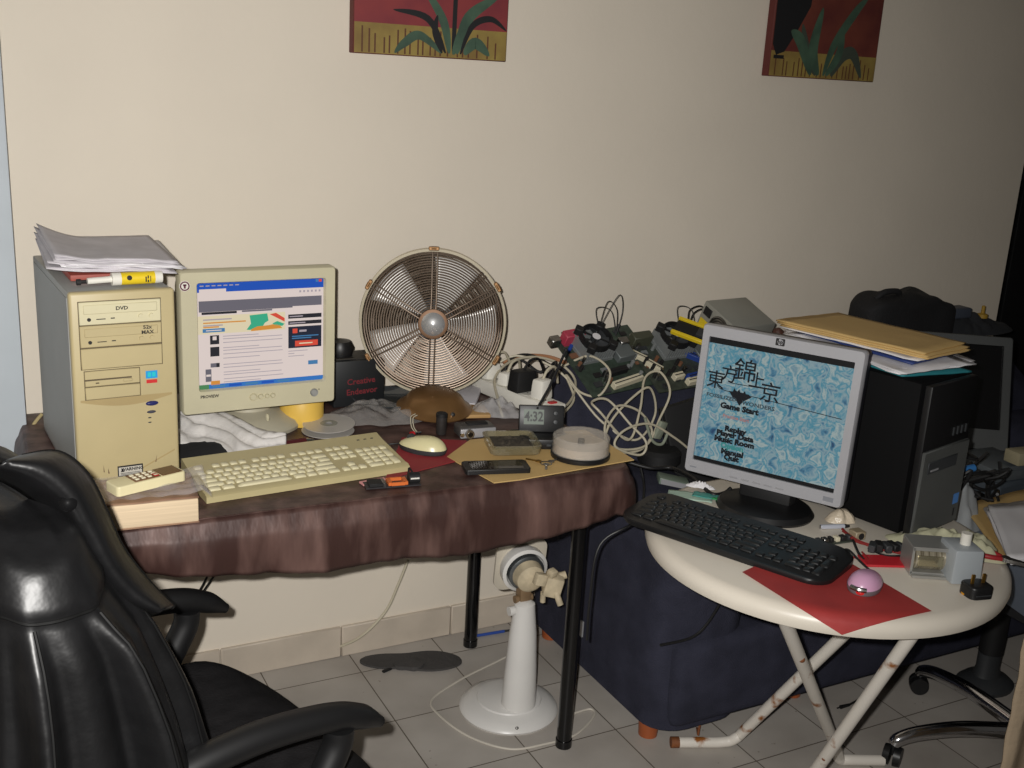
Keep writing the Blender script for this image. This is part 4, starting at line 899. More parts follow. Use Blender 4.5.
# ================================================================== ROUND TABLE
RC = Vector((1.599,-1.067,0)); RR = .369; RZ = .700
RT_ = thing('round_table', 'round white plastic folding table on rusty white tube legs', 'table', RC)
M_top = mat('off_white_table_plastic', (216,208,194), .38, var=.05, vscale=5)
B().lathe([(0,.672),(.335,.670),(.335,.658),(.352,.655),(.366,.662),(.3695,.674),(.367,.687),(.358,.696),(.345,.6995),(0,.700)],96).build('tabletop', M_top, RT_)
M_tube = mat('rusty_white_tube', (224,218,208), .4, rgb2=(150,92,40), vscale=16, thresh=(.60,.68))
M_rustend = mat('rusted_tube_end', (122,72,38), .7, var=.3, vscale=40)
def rel(p): return Vector(p)-RC
r_ = .0135
A_ = [rel((1.529,-.733,.0145)),rel((1.60,-.763,.0145)),rel((1.645,-.783,.016)),rel((1.672,-.80,.030)),rel((1.69,-.84,.10)),rel((1.69,-1.22,.668))]
o = B().tube(A_, r_, 14, sub=8).build('leg', M_tube, RT_); B().cyl(A_[0]+Vector((-.003,.0013,0)),A_[0]+Vector((.016,-.0065,0)),r_*1.04,n=14).build('tube_end', M_rustend, o)
Bt, Bb = rel(on(783,616,.663)), rel((1.868,-.957,.03))
o = B().tube([Bt, Bt.lerp(Bb,.5), Bt.lerp(Bb,.93), rel((1.872,-.957,.018)), rel((1.90,-.968,.0145)), rel((1.975,-1.002,.0145))], r_, 14, sub=8).build('leg', M_tube, RT_)
rv = Bt.lerp(Bb,.24)
B().sphere(rv+Vector((-.006,-.013,.003)), .0065, 10, 8).build('rivet', M_rustend, o)
Ct, Cb = rel(on(921,622,.664)), rel(on(806,784,.10)); Cf = Cb+(Cb-Ct)*(.085/(.663-.10))
o = B().tube([Ct, Ct.lerp(Cf,.5), Cf], r_, 14, smooth=False).build('leg', M_tube, RT_)
q = rel(on(825,758,.16)); t_ = min((k/200 for k in range(201)), key=lambda t: (Ct.lerp(Cf,t)+RC-CAM).normalized().cross((on(825,758,.16)-CAM).normalized()).length)
rp_ = Ct.lerp(Cf,t_); B().sphere(rp_-(rp_+RC-CAM).normalized()*.013, .0068, 10, 8).build('rivet', M_rustend, o)
sh_ = (Ct+RC-CAM).normalized()*.05; Dt = Ct+sh_; Df = Cf+sh_; Df = Dt.lerp(Df,(Dt.z-.0145)/(Dt.z-Df.z)); o = B().tube([Dt, Dt.lerp(Df,.5), Df], r_, 14, smooth=False).build('leg', M_tube, RT_)

# ------------------------------------------------------------------ silver flat monitor
HM = thing('flat_monitor', 'silver flat monitor with a blue game menu on the round table', 'monitor', (1.5445,-.919,RZ), math.radians(-60.1))
tilt = math.radians(-5)
hw, hh = .357, .336
panel = B(); P0 = rrect(hw, hh, .008, 4); zc = .058+hh/2
sxa, sxb, sza, szb = -hw/2+.018, hw/2-.020, zc-hh/2+.030, zc+hh/2-.026
inn = rrect(sxb-sxa, szb-sza, .002, 4, (sxa+sxb)/2, (sza+szb)/2-zc)
m = len(P0); L = [[(x,.010,zc+z) for x, z in P0],[(x,-.004,zc+z) for x, z in P0],[(x*.985,-.010,zc+z*.985) for x, z in P0],[(x,-.010,zc+z) for x, z in inn],[(x,-.003,zc+z) for x, z in inn]]
panel._add([p for r in L for p in r],[(k*m+i,k*m+(i+1)%m,(k+1)*m+(i+1)%m,(k+1)*m+i) for k in range(4) for i in range(m)])
def M_in(o): o.matrix_parent_inverse = Matrix.Identity(4); o.location = (0,0,0); o.rotation_euler = (tilt,0,0); return o
M_in(panel.build('bezel', mat('silver_bezel',(176,176,180),.36,.25,var=.03), HM))
M_in(B().box((0,.033,zc),(hw*.985,.046,hh*.985),bev=.008).box((0,.062,zc),(.20,.02,.2),bev=.008).build('back_shell', mat('navy_black_shell',(24,24,34),.5), HM))
# screen picture
TLp, TRp, BLp = (711,338), (858,365), (692.5,459)
def uv(px, py):
    ax, ay = TRp[0]-TLp[0], TRp[1]-TLp[1]; bx_, by_ = BLp[0]-TLp[0], BLp[1]-TLp[1]; dx, dy = px-TLp[0], py-TLp[1]
    D_ = ax*by_-ay*bx_; return ((dx*by_-dy*bx_)/D_, (ax*dy-ay*dx)/D_)
def sp(px, py): u, v = uv(px, py); return (lerp(sxa,sxb,u), lerp(szb,sza,v))
gm = bpy.data.materials.new('game_backdrop'); gm.use_nodes = True; nt = gm.node_tree; p = nt.nodes['Principled BSDF']
p.inputs['Base Color'].default_value = (.01,.01,.012,1); p.inputs['Roughness'].default_value = .4; p.inputs['Specular IOR Level'].default_value = .2
tc = nt.nodes.new('ShaderNodeTexCoord'); n1 = nt.nodes.new('ShaderNodeTexNoise'); n1.inputs['Scale'].default_value = 38; n1.inputs['Detail'].default_value = 7; n1.inputs['Distortion'].default_value = .5
nt.links.new(tc.outputs['Object'], n1.inputs['Vector']); rp = nt.nodes.new('ShaderNodeValToRGB'); el = rp.color_ramp.elements
for pos, c in ((.28,(44,80,118)),(.37,(84,140,168)),(.45,(158,184,190)),(.52,(78,152,176)),(.59,(184,200,198)),(.68,(116,160,176)),(.76,(206,194,196))):
    e = el.new(pos); e.color = (*lin(c),1)
el.remove(el[0]); el.remove(el[len(el)-1]); nt.links.new(n1.outputs['Fac'], rp.inputs[0]); nt.links.new(rp.outputs[0], p.inputs['Emission Color']); p.inputs['Emission Strength'].default_value = .56
E_blk = emat('screen_black', (20,22,26), .3); E_ink = emat('screen_ink', (22,26,34), .5); E_pale = emat('screen_pale', (176,196,190), .55); E_teal = emat('screen_teal', (70,150,150), .6); E_rose = emat('screen_rose', (190,140,136), .55); E_gry = emat('screen_slate', (70,84,92), .55)
b = B(); YS = -.0034
b.quad(sxa,sza,sxb,szb,YS,0); h_ = szb-sza
b.quad(sxa,szb-h_*.05,sxb,szb,YS-.0003,1); b.quad(sxa,sza,sxb,sza+h_*.03,YS-.0003,1)
k_ = (sxb-sxa)/149.5
def tx(s, px, py, size, mi=2, scx=1.0, bold=.0004, ax='CENTER'):
    x, z = sp(px, py); b.text(s, size*k_, x, z, YS-.0008, mi, ax=ax, scx=scx, bold=bold)
for ch, px, py, sz in (('東',716.7,381.6,20),('方',731.3,376.4,19),('錦',748,373.7,25),('上',760.5,382.6,18),('京',774,394.6,22)): tx(ch, px, py, sz, bold=.0003)
tx('FOSSILIZED',723,397.5,5.2,5,1.25); tx('WONDERS',762,406,5.6,5,1.25)
tx('Game Start',742,408.8,8.0,2,1.1,.0011); tx('Extra Start',738,413.6,5.2,3,1.0); tx('Practice Start',738.5,418,5.2,6,1.0); tx('Spell Practice',736,422.6,5.2,3,1.0)
for s, px, py, mi in (('Replay',738,430,2),('Player Data',737.6,435.4,2),('Music Room',736.8,441.2,2),('Option',734.5,446.4,4),('Manual',734.7,452.2,2),('Quit',733.8,457.4,2)): tx(s, px, py, 7.6, mi, 1.12, .0011)
def line(pts, w, mi=2):
    Q = [sp(*p_) for p_ in pts]; 
    for (x0,z0),(x1,z1) in zip(Q,Q[1:]):
        dx, dz = x1-x0, z1-z0; l = math.hypot(dx,dz); nx_, nz_ = -dz/l*w/2, dx/l*w/2
        b.shape([(x0-nx_,z0-nz_),(x1-nx_,z1-nz_),(x1+nx_,z1+nz_),(x0+nx_,z0+nz_)], YS-.0006, mi)
line([(718,386),(721,389),(727,391.2),(735,393),(766,399),(787,404),(845.5,417.3)], .0016); line([(732,383.6),(761,388.4)], .0016)
b.shape([sp(*p_) for p_ in [(731,391.5),(735,392),(737,388.5),(738.2,391),(740,392),(742,390),(743.3,393),(746,393.5),(748,391.5),(749,394.5),(752,395),(755,397.8),(751,399.6),(746,402),(742,406),(739,401),(735,398)]], YS-.0007, 2)
M_in(b.build('screen', [gm,E_blk,E_ink,E_pale,E_teal,E_gry,E_rose], HM))
lx, lz = -.002, zc+hh/2-.012
part(M_in(B().shape([(x+lx,z+lz) for x, z in rrect(.020,.0155,.002,3)],-.0103,0).lathe([(0,.0003),(.0064,.0003)],20,(lx,-.0103,lz),mi=1,axis=(0,-1,0)).text('hp',.0115,lx,lz+.0003,-.0108,0,bold=.0004,rot=.0).build('logo', [M_ink, mat('logo_silver',(196,196,200),.3)], HM)), 'small dark square maker badge')
b = B()
for k in range(5): b.box((-.06+.026*k,-.0105,zc-hh/2+.012),(.018,.002,.003),bev=.0006,seg=1)
M_in(b.build('button', M_silver, HM))
M_in(B().quad(hw/2-.040,zc-hh/2+.010,hw/2-.018,zc-hh/2+.020,-.0102,0).quad(-hw/2+.014,zc-hh/2+.012,-hw/2+.030,zc-hh/2+.015,-.0102,0).build('marking', mat('grey_marking',(130,132,138),.4), HM))
B().box((.0,.055,.075),(.11,.030,.13),bev=.006).box((0,.058,.03),(.12,.05,.06),bev=.01).build('neck', M_blackmatte, HM)
B().lathe([(0,0),(.105,0),(.108,.006),(.100,.016),(.06,.022),(0,.023)],48,(.006,.030,0),sx=1.0,sy=.9).build('base', M_black, HM)
# ------------------------------------------------------------------ black keyboard, red paper, pink mouse
K2 = thing('keyboard', 'black keyboard overhanging the left edge of the round white table', 'keyboard', (1.398,-1.022,RZ), math.radians(-66))
b = B(); kw2, kd2 = .468, .168
o2 = [(x*(1-.03*sstep(.0,1,abs(y)/(kd2/2))), y-.018*(1-(2*x/kw2)**2)*(1 if y < 0 else -.3)) for x, y in rrect(kw2,kd2,.04,7)]
cx_ = []
for x, y in rrect(kw2,kd2,.045,7): cx_.append((x,y))
n = len(cx_); L = []
for s, z0, z1 in ((.985,.001,.001),(1,.006,.008),(1,.011,.022),(.985,.0135,.025)): L.append([(x*s,y*s,lerp(z0,z1,(y+kd2/2)/kd2)) for x, y in cx_])
b._add([p for r in L for p in r],[(k*n+i,k*n+(i+1)%n,(k+1)*n+(i+1)%n,(k+1)*n+i) for k in range(3) for i in range(n)]+[tuple(range(n)),tuple(3*n+i for i in range(n))])
b.build('case', M_black, K2)
keyboard(K2, None, kw2, kd2, .0135, .0243, mat('black_key',(24,25,26),.45,var=.2), None, layout(.0189,-.213,[-.052,-.033,-.014,.005,.024,.052]), keyh=.0045)
GRD = 26; V = []; 
def on_table(px, py):
    z = RZ+.0032
    while z > .645:
        p_ = on(px, py, z)
        if z <= interp([(.345,.7000),(.352,.6985),(.358,.6963),(.367,.688),(.3705,.676),(.374,.655),(.376,.3)],math.hypot(p_.x-RC.x,p_.y-RC.y))+.0028: return p_
        z -= .0004
    return on(px, py, z)
c00, c10, c11, c01 = (842,635), (932,611), (812,540), (742,572)
b = B().grid(lambda u,v: on_table(lerp(lerp(c00[0],c10[0],u),lerp(c01[0],c11[0],u),v), lerp(lerp(c00[1],c10[1],u)-1.5*math.sin(PI*u),lerp(c01[1],c11[1],u),v)), 30, 30)
tag(b.build('red_paper', mat('brick_red_paper',(156,48,46),.7,var=.12,vscale=14), ang=80), 'red paper sheet under the pink mouse, one corner over the table rim', 'paper')
q = on(865,588,RZ); M2 = thing('mouse', 'pink and grey computer mouse on the red paper sheet', 'mouse', (q.x,q.y,RZ+.002), math.radians(28))
mouse_parts(M2, mat('pink_plastic',(204,158,188),.3), mat('grey_mouse_base',(110,106,110),.35), .098, .060, .034)
part(B().tube([(-.044,-.014,.013),(-.050,0,.014),(-.044,.014,.013)],.0048,8).build('side_band', M_steel, M2),'metallic side band'); part(B().sphere((-.047,-.004,.008),(.006,.008,.005),12,8).build('sensor_glow', emat('red_sensor_glow',(230,40,40),.6), M2),'glowing red sensor')
part(B().tube([(.046,.004,.012),(.056,.012,.012),(.066,.035,.02),(.078,.060,.03),(.10,.075,.02)],.0022,8).build('cord', M_cable_b, M2),'black cord')
# ------------------------------------------------------------------ black tower behind the silver monitor
T2 = thing('tower_computer', 'black tower computer with grey mesh front on the round table under folders', 'computer', (1.755,-1.150,RZ), math.radians(13))
tw, th, td = .188, .335, .395
B().box((tw/2,td/2+.012,th/2+.003),(tw-.004,td-.024,th-.006),bev=.003).build('case', mat('black_case_steel',(12,12,13),.75,spec=.15), T2)
b = B().box((tw/2,.006,th/2),(tw,.016,th),bev=.003); b.build('front_bezel', M_black, T2)
part(B().box((tw/2,-.004,.101),(tw-.004,.008,.188),bev=.002,seg=1).build('mesh_door', mat('grey_mesh',(84,86,84),.5,bump=.5,bscale=900,var=.12), T2),'grey mesh door')
o = B().box((tw*.42,-.009,.158),(tw*.62,.003,.026),bev=.001,seg=1).build('drive_cover', M_dark, T2); B().box((tw*.24,-.0112,.152),(.03,.001,.004)).build('marking', M_silver, o)
for k in range(4): B().box((tw*.62+.017*k,-.003,.222),(.004,.003,.018)).build('vent', M_dark, T2)
part(B().quad(tw-.034,.05,tw-.010,.074,-.0084).build('sticker', mat('light_blue_sticker',(70,130,200),.4), T2),'light blue sticker'); B().quad(tw-.026,.022,tw-.020,.04,-.0084).build('indicator_strip', M_ink, T2)
tz = RZ+th
# papers and folders on the black tower
def slab(name, label, cat, m, px4, z, t, group=None, bend=.0, rough=.002):
    C4 = [on(px, py, z) for px, py in px4]
    def fn(u, v):
        p_ = C4[0].lerp(C4[1],u).lerp(C4[3].lerp(C4[2],u),v); p_.z = z+bend*(u-.5)**2*4+rough*nz(u*4+z*50,v*4); return p_
    return tag(B().grid(fn,16,12).build(name, m, thick=t), label, cat, group)
g_ = 'folders and papers on the black tower'
slab('folder', 'teal folder at the bottom of the pile on the black tower', 'folder', mat('teal_card',(40,120,128),.6), [(782,338),(866,330),(972,372),(902,376)], tz+.003, .004, g_)
pp = thing('paper_stack', 'loose white papers in the middle of the pile on the black tower', 'papers', (0,0,0), group=g_)
for k in range(7):
    rs = random.Random(k); j = lambda: rs.uniform(-4,4)
    C4 = [on(px+j(), py+j()*.6, tz+.008+.0028*k) for px, py in [(786,332),(862,323),(974,364),(903,373)]]
    B().grid(lambda u,v:(lambda p_: (p_.x,p_.y,tz+.008+.0028*k+.004*nz(u*5+k,v*5)+.005*(u-.3)**2))(C4[0].lerp(C4[1],u).lerp(C4[3].lerp(C4[2],u),v)),14,12).build('sheet', M_paper, pp, thick=.0012)
slab('folder', 'dark blue folder between the white papers on the black tower', 'folder', mat('dark_blue_card',(38,56,110),.55), [(790,329),(862,320),(962,352),(912,364)], tz+.031, .004, g_)
pp2 = thing('paper_stack', 'thin white papers just under the manila folders on the black tower', 'papers', (0,0,0), group=g_)
for k in range(4):
    rs = random.Random(k+40); j = lambda: rs.uniform(-3,3)
    C4 = [on(px+j(), py+j()*.5, tz+.036+.0025*k) for px, py in [(782,326),(845,317),(962,351),(918,361)]]
    B().grid(lambda u,v:(lambda p_: (p_.x,p_.y,tz+.036+.0025*k+.003*nz(u*5+k,v*5)))(C4[0].lerp(C4[1],u).lerp(C4[3].lerp(C4[2],u),v)),14,12).build('sheet', M_paper, pp2, thick=.0012)
for k, (lab, px4) in enumerate([('lowest manila folder in the pile on the black tower',[(780,325),(840,316),(971,350),(927,359)]),('middle manila folder in the pile on the black tower',[(777,322),(838,315),(970,347),(926,357)]),('manila folder on top of the pile on the black tower',[(776,320),(838,313),(966,343),(924,354)])]):
    slab('folder', lab, 'folder', M_tan, px4, tz+.049+.0045*k, .003, g_)
# ------------------------------------------------------------------ small things on the round table
q = on(932,574,RZ); CL = thing('transformer', 'small metal framed transformer with copper winding on the round table', 'transformer', (q.x-.002,q.y+.02,RZ), math.radians(60)); CL.scale = (1.22,)*3
B().box((0,0,.004),(.052,.060,.007)).box((0,.0,.047),(.052,.060,.006)).box((0,-.029,.026),(.052,.004,.044)).box((0,.029,.026),(.052,.004,.044)).box((-.029,0,.003),(.012,.058,.004)).build('frame', mat('galvanised_steel',(176,176,172),.35,.6), CL)
B().cyl((-.004,-.027,.026),(-.004,.027,.026),.0205,n=28).build('winding', mat('varnished_winding',(214,206,184),.25,.6,stretch=(1,40,1),vscale=10,rgb2=(96,84,60)), CL)
B().box((-.0238,0,.026),(.004,.040,.018),bev=.0015).build('winding_face', mat('bright_winding',(176,168,140),.2,.8), CL)
q = on(958,580,RZ); GB = thing('relay_box', 'pale grey plastic box with white knob beside the transformer on the round table', 'control box', (q.x+.008,q.y+.010,RZ), math.radians(-24)); GB.scale = (1.2,)*3
B().box((0,0,.030),(.050,.062,.058),bev=.004,taper=.94).build('case', mat('pale_grey_box',(160,166,170),.4), GB)
B().cyl((.004,.0,.058),(.004,.0,.078),.0085,n=20).build('knob', M_white, GB)
part(B().box((.0255,.004,.028),(.002,.034,.03)).build('terminal_strip', mat('copper_strip',(150,90,66),.4,.4), GB),'copper coloured terminal strip')
q = on(966,594,RZ); tag(B().lathe([(0,0),(.009,0),(.010,.003),(.005,.006),(.0045,.022),(0,.023)],18).build('amber_lamp', mat('amber_plastic',(210,146,30),.25), loc=(q.x,q.y,RZ)), 'tiny amber bulb standing between grey box and black plug', 'bulb')
q = on(978,596,RZ); PG = thing('plug', 'black plug lying pins up at the right rim of the round table', 'plug', (q.x,q.y+.006,RZ), math.radians(-12))
B().prism(rrect(.050,.044,.012,4),0,.024,bev=.005).build('body', M_black, PG); B().box((0,-.0215,.008),(.034,.003,.002)).build('ridge', M_dark, PG)
for s in (-1,1): B().box((s*.012,.0,.033),(.006,.003,.018)).build('pin', M_gold, PG)
q = on(955,552,RZ); blob('rubber_glove', 'crumpled greenish cleaning rag behind the grey box on the round table', 'rag', mat('pale_green_rag',(186,184,154),.8,var=.2,vscale=18), (q.x+.020,q.y+.020,RZ+.001), .105, .055, .034, 17, rough=.42, rot=-.5, lob=.5, fs=9)
q = on(1008,562,RZ); PL = thing('pliers', 'red handled pliers at the right edge of the round table', 'pliers', (q.x-.01,q.y,RZ+.007), math.radians(118))
B().tube([(0,0,0),(.03,.016,.003),(.075,.020,.003)],.0055,10).tube([(0,0,0),(.03,-.014,.003),(.07,-.024,.003)],.0055,10).build('handle', mat('red_grip',(150,30,36),.5), PL)
B().cyl((0,0,-.003),(0,0,.006),.009,n=16).box((-.022,.003,.001),(.04,.006,.007),rot=(0,0,.12)).box((-.022,-.003,.001),(.04,.006,.007),rot=(0,0,-.12)).build('jaw', M_steel, PL)
q = on(832,543,RZ); BS = thing('circuit_strip', 'narrow dark circuit strip lying behind the black keyboard', 'circuit strip', (q.x,q.y,RZ+.001), math.radians(-5))
B().box((0,0,.002),(.115,.022,.003)).build('board', M_pcb2, BS)
for k in range(7): B().box((-.05+.015*k,.0,.008),(.008+.002*(k%3),.014,.010),bev=.001,seg=1).build('component', [M_ink,M_dark,M_steel,M_ink,M_slotw,M_ink,M_dark][k], BS)
B().box((.062,.0,.012),(.026,.026,.018),bev=.002,seg=1).cyl((.062,-.0135,.012),(.062,-.0145,.012),.007,n=14,mi=1).build('speaker_block', [mat('tan_block',(150,136,112),.5),M_ink], BS)
q = on(835,529,RZ); pn2 = thing('marker_pen', 'short silver pen lying at the foot of the silver monitor', 'pen', (q.x,q.y,RZ+.006), math.radians(-16))
B().cyl((-.034,0,0),(.020,0,0),.0052,n=14).build('barrel', mat('pale_silver',(206,210,222),.3,.3), pn2); B().cyl((.020,0,0),(.032,0,0),.0052,.003,n=14).build('tip', M_ink, pn2); B().cyl((-.036,0,0),(-.034,0,0),.0045,n=14).build('end_cap', M_chrome, pn2)
q = on(845,522,RZ); blob('connector_wrap', 'clear wrapped cream connector under the corner of the silver monitor', 'connector', mat('cream_wrap',(206,192,170),.3,bump=.5), (q.x+.0,q.y+.01,RZ+.001), .034, .026, .030, 8, rough=.22, fs=9)
rs = random.Random(5); b = B(); b2 = B()
for k in range(3):
    P = [on(px+rs.uniform(-2,2), py+rs.uniform(-2,2), RZ+h) for px, py, h in [(842,530,.012),(858,540,.010),(880,548,.010),(905,552,.008),(925,546,.02),(938,535,.02)]]; b.tube(P,.0020,6)
b.tube([on(840,548,RZ+.006),on(850,556,RZ+.004),(on(868,560,RZ+.004)),on(862,552,RZ+.006)],.0020,6)
tag(b.build('red_wires', mat('dark_red_wire',(132,36,34),.5)), 'bundle of dark red wires trailing past the foot of the black tower', 'wires')
b2.tube([on(853,540,RZ+.01),on(858,552,RZ+.006),on(864,560,RZ+.004)],.0028,6).tube([on(868,548,RZ+.008),on(890,556,RZ+.006),on(925,550,RZ+.012),on(942,528,RZ+.03)],.0022,6)
tag(b2.build('black_wires', M_cable_b), 'grey black wires crossing the red ones on the round table', 'wires')
q = on(892,566,RZ); tag(B().box((0,0,.003),(.085,.05,.005),bev=.001,seg=1).build('red_card', mat('bright_red_card',(186,34,44),.5), loc=(q.x-.006,q.y+.02,RZ), rot=-.42), 'bright red flat card under black connectors on the round table', 'card')
q = on(890,556,RZ); CN = thing('connector_block', 'black clustered connectors lying on the bright red card', 'connectors', (q.x,q.y+.012,RZ+.0055), -.4)
for k in range(5): B().box((-.030+.015*k,.004*(k%2),.009),(.014,.030,.016),rot=(0,0,.25*(k-2)),bev=.002,seg=1).build('connector', M_blackmatte if k % 2 else M_dark, CN)
for k, (px, py, w, h, m, lab) in enumerate([(690,497,.10,.05,mat('pale_green_leaflet',(170,196,180),.5),'pale green leaflet behind the black keyboard'),(706,498,.06,.03,mat('teal_leaflet',(70,150,140),.5),'small teal leaflet lying on the pale green one'),(724,504,.055,.012,mat('green_strip',(40,150,80),.5),'narrow green strip by the base of the silver monitor')]):
    q = on(px,py,RZ); tag(B().grid(lambda u,v: ((u-.5)*w,(v-.5)*h,.002+.003*k+.004*abs(nz(u*4,v*4,k))),12,8).build('leaflet', m, loc=(q.x,q.y,RZ), rot=math.radians([-40,-48,-52][k]), thick=.001), lab, 'leaflet')
q = on(700,490,RZ); blob('tissue', 'scrap of white tissue on the leaflets behind the black keyboard', 'tissue', M_paper, (q.x,q.y,RZ+.008), .030, .012, .012, 3, rot=-.8, fs=30)

# ================================================================== RIGHT SIDE
CC = Vector((2.32,-1.13,0))
def star_base(root, r, angles, m_leg, zc=.075, casters=True):
    B().lathe([(0,zc-.03),(.032,zc-.03),(.034,zc),(.034,zc+.05),(.028,zc+.055),(.027,.30),(.018,.30),(.018,.40),(0,.40)],24).build('gas_column', M_black, root)
    for a in angles:
        a = math.radians(a); c, s = math.cos(a), math.sin(a)
        P = [(c*.02,s*.02,zc+.012),(c*r*.5,s*r*.5,zc+.022),(c*r*.82,s*r*.82,zc+.012),(c*r*.97,s*r*.97,zc-.004),(c*r,s*r,zc-.018)]
        lg = B().tube(P,.0185,12,sub=6,rad=lambda t: 1.15-.3*t).build('leg', m_leg, root)
        w = B(); ca, sa = math.cos(a+.9), math.sin(a+.9)
        for sd in (-1,1): w.cyl((c*r-sa*.005*sd,s*r+ca*.005*sd,.026),(c*r-sa*.021*sd,s*r+ca*.021*sd,.026),.026,.024,n=20)
        w.cyl((c*r,s*r,.03),(c*r,s*r,.066),.008,n=10); w.build('caster', M_black, lg)
OC = thing('office_chair', 'office chair with chrome star base, right of the round table', 'chair', CC)
star_base(OC, .345, [159,89,17,-55,231], M_chrome)
B().prism(rrect(.34,.34,.09,6,.08,0),.40,.462,bev=.02).build('seat', mat('black_seat_fabric',(24,24,26),.9), OC)
# grey-footed black post behind it
q = on(990,688,0); PO = thing('post_stand', 'black cylindrical post on a grey foot behind the office chair base', 'stand', (q.x,q.y+.02,0))
B().lathe([(0,0),(.085,0),(.088,.01),(.07,.025),(.042,.035),(.036,.06),(.036,.105),(.03,.105),(0,.105)],30,sy=.8).build('foot', M_dark, PO); B().lathe([(0,.105),(.0325,.105),(.0325,.36),(0,.36)],26).build('post', M_blackmatte, PO)
# box with papers on the chair
b_ = on(1006,640,.47)
SB = thing('storage_box', 'blue grey box on the office chair holding white papers', 'box', (2.36,-1.12,.463), math.radians(-14))
B().box((0,0,.085),(.40,.30,.168),bev=.005).build('body', mat('blue_grey_box',(96,104,116),.6), SB); part(B().box((0,-.152,.155),(.40,.004,.022)).build('rim_band', mat('rust_red_band',(150,76,48),.6), SB),'rust red band')
slab('envelope', 'tan envelope under the white papers on the blue grey box', 'envelope', M_tan, [(962,505),(1040,486),(1086,560),(1003,560)], .638, .003)
pw = thing('paper_stack', 'thick white paper stack on the tan envelope at the right edge', 'papers', (0,0,0))
for k in range(9):
    rs = random.Random(k+70); j = lambda: rs.uniform(-3,3)
    C4 = [on(px+j(), py+j(), .645+.006*k) for px, py in [(986,508),(1044,500),(1090,560),(1012,562)]]
    B().grid(lambda u,v:(lambda p_: (p_.x,p_.y,.645+.006*k+.006*nz(u*3+k,v*3)))(C4[0].lerp(C4[1],u).lerp(C4[3].lerp(C4[2],u),v)),12,10).build('sheet', M_paper, pw, thick=.004)
q = on(965,512,.66); blob('carrier_bag', 'pale grey crumpled bag behind the right of the black tower', 'plastic bag', mat('pale_bag',(150,154,156),.5), (q.x+.02,q.y+.06,.60), .06, .06, .14, 33, fs=9)
# beige cloth hanging at the right edge
def bc(u, v):
    z = lerp(.62,.10,v); y0 = -1.315; x = 1.965+.30*u-.050*v+.012*math.sin(u*16+v*2)
    return (x, y0-.015*math.sin(u*13)-.02*v+.010*nz(u*6,v*6), z)
tag(B().grid(bc,36,20).build('cloth', mat('beige_cotton',(186,166,140),.9,var=.06,bump=.2,bscale=100), thick=.004, ang=180), 'beige cloth hanging from the office chair at the right edge', 'cloth')
# second dark monitor and grey drives on the sofa seat
w2, h2 = .42, .325
DMR = Matrix.Rotation(math.radians(-33),3,'Z') @ Matrix.Rotation(math.radians(-20),3,'X'); dl_ = at(1013,338,-.60) - DMR @ Vector((w2/2,0,h2+.02)); dl_.z = max(dl_.z,.604)
DM2 = thing('flat_monitor', 'switched off dark monitor with grey frame right of the black tower', 'monitor', dl_, DMR.to_euler()); zc2 = .02+h2/2
o_ = rrect(w2,h2,.008,3); i_ = rrect(w2-.05,h2-.085,.003,3,0,.016); m = len(o_); b = B()
L = [[(x,.03,zc2+z) for x,z in o_],[(x,-.004,zc2+z) for x,z in o_],[(x*.985,-.008,zc2+z*.985) for x,z in o_],[(x,-.008,zc2+z) for x,z in i_],[(x,-.002,zc2+z) for x,z in i_]]
b._add([p_ for r in L for p_ in r],[(k*m+i,k*m+(i+1)%m,(k+1)*m+(i+1)%m,(k+1)*m+i) for k in range(4) for i in range(m)])
b.build('bezel', mat('grey_bezel',(70,72,72),.45), DM2); B().box((0,.002,zc2+.016),(w2-.05,.004,h2-.085)).build('screen', mat('dead_screen',(8,8,10),.2), DM2)
B().box((0,.04,zc2),(w2*.95,.03,h2*.95),bev=.01).build('back_shell', M_blackmatte, DM2); B().quad(-.012,zc2-h2/2+.024,.018,zc2-h2/2+.031,-.0084).build('logo', M_silver, DM2)
B().box((0,.06,.10),(.16,.05,.16),bev=.012).build('rear_bulge', M_blackmatte, DM2)
DK = thing('desktop_computer', 'black desktop computer lying on the sofa seat under the grey drives', 'computer', (2.52,-.575,.433), math.radians(3))
B().box((0,0,.085),(.52,.34,.166),bev=.006).build('case', M_blackmatte, DK); B().box((0,-.173,.085),(.50,.006,.15),bev=.002).build('front_panel', M_black, DK); B().box((.1,-.177,.11),(.16,.004,.04),bev=.001,seg=1).build('drive_bay', M_dark, DK)
for k, (px, py, w, d, h, m, lab, a) in enumerate([(1000,455,.16,.15,.042,mat('blue_grey_drive',(82,90,98),.45,.3),'blue grey drive under the others right of the black tower',.05),(997,441,.15,.14,.040,mat('grey_drive',(96,102,106),.45,.3),'grey drive lying on the blue grey one',-.06)]):
    q = at(px,py,-.82); tag(B().box((0,0,h/2),(w,d,h),bev=.003).box((-.02,-d/2-.001,h*.5),(w*.7,.003,h*.4)).build('disc_drive', m, loc=(q.x+.02,-.80,.602+.043*k), rot=a), lab, 'drive')
q = at(1016,441,-.86); tag(B().box((0,0,.02),(.07,.05,.034),bev=.003).build('cream_box', mat('cream_carton',(150,142,116),.6), loc=(q.x+.02,-.87,.690), rot=-.1), 'small cream carton on the grey drives right of the black tower', 'carton')
b = B(); rs = random.Random(2)
for k in range(9):
    q = at(968+rs.uniform(-12,30), 482+rs.uniform(-14,16), -.95); P = [q+Vector((rs.uniform(-.06,.06),rs.uniform(-.05,.05),rs.uniform(-.03,.04))) for _ in range(6)]; b.tube(P,.004,6)
tag(b.build('cable_heap', M_cable_b), 'tangled heap of black leads between black tower and white papers', 'cable heap')
q = at(963,470,-.98); tag(B().cyl((0,0,0),(.03,-.005,.004),.009,n=14).build('blue_plug', mat('blue_connector',(50,110,170),.4), loc=q), 'small bright blue connector by the black leads', 'connector')

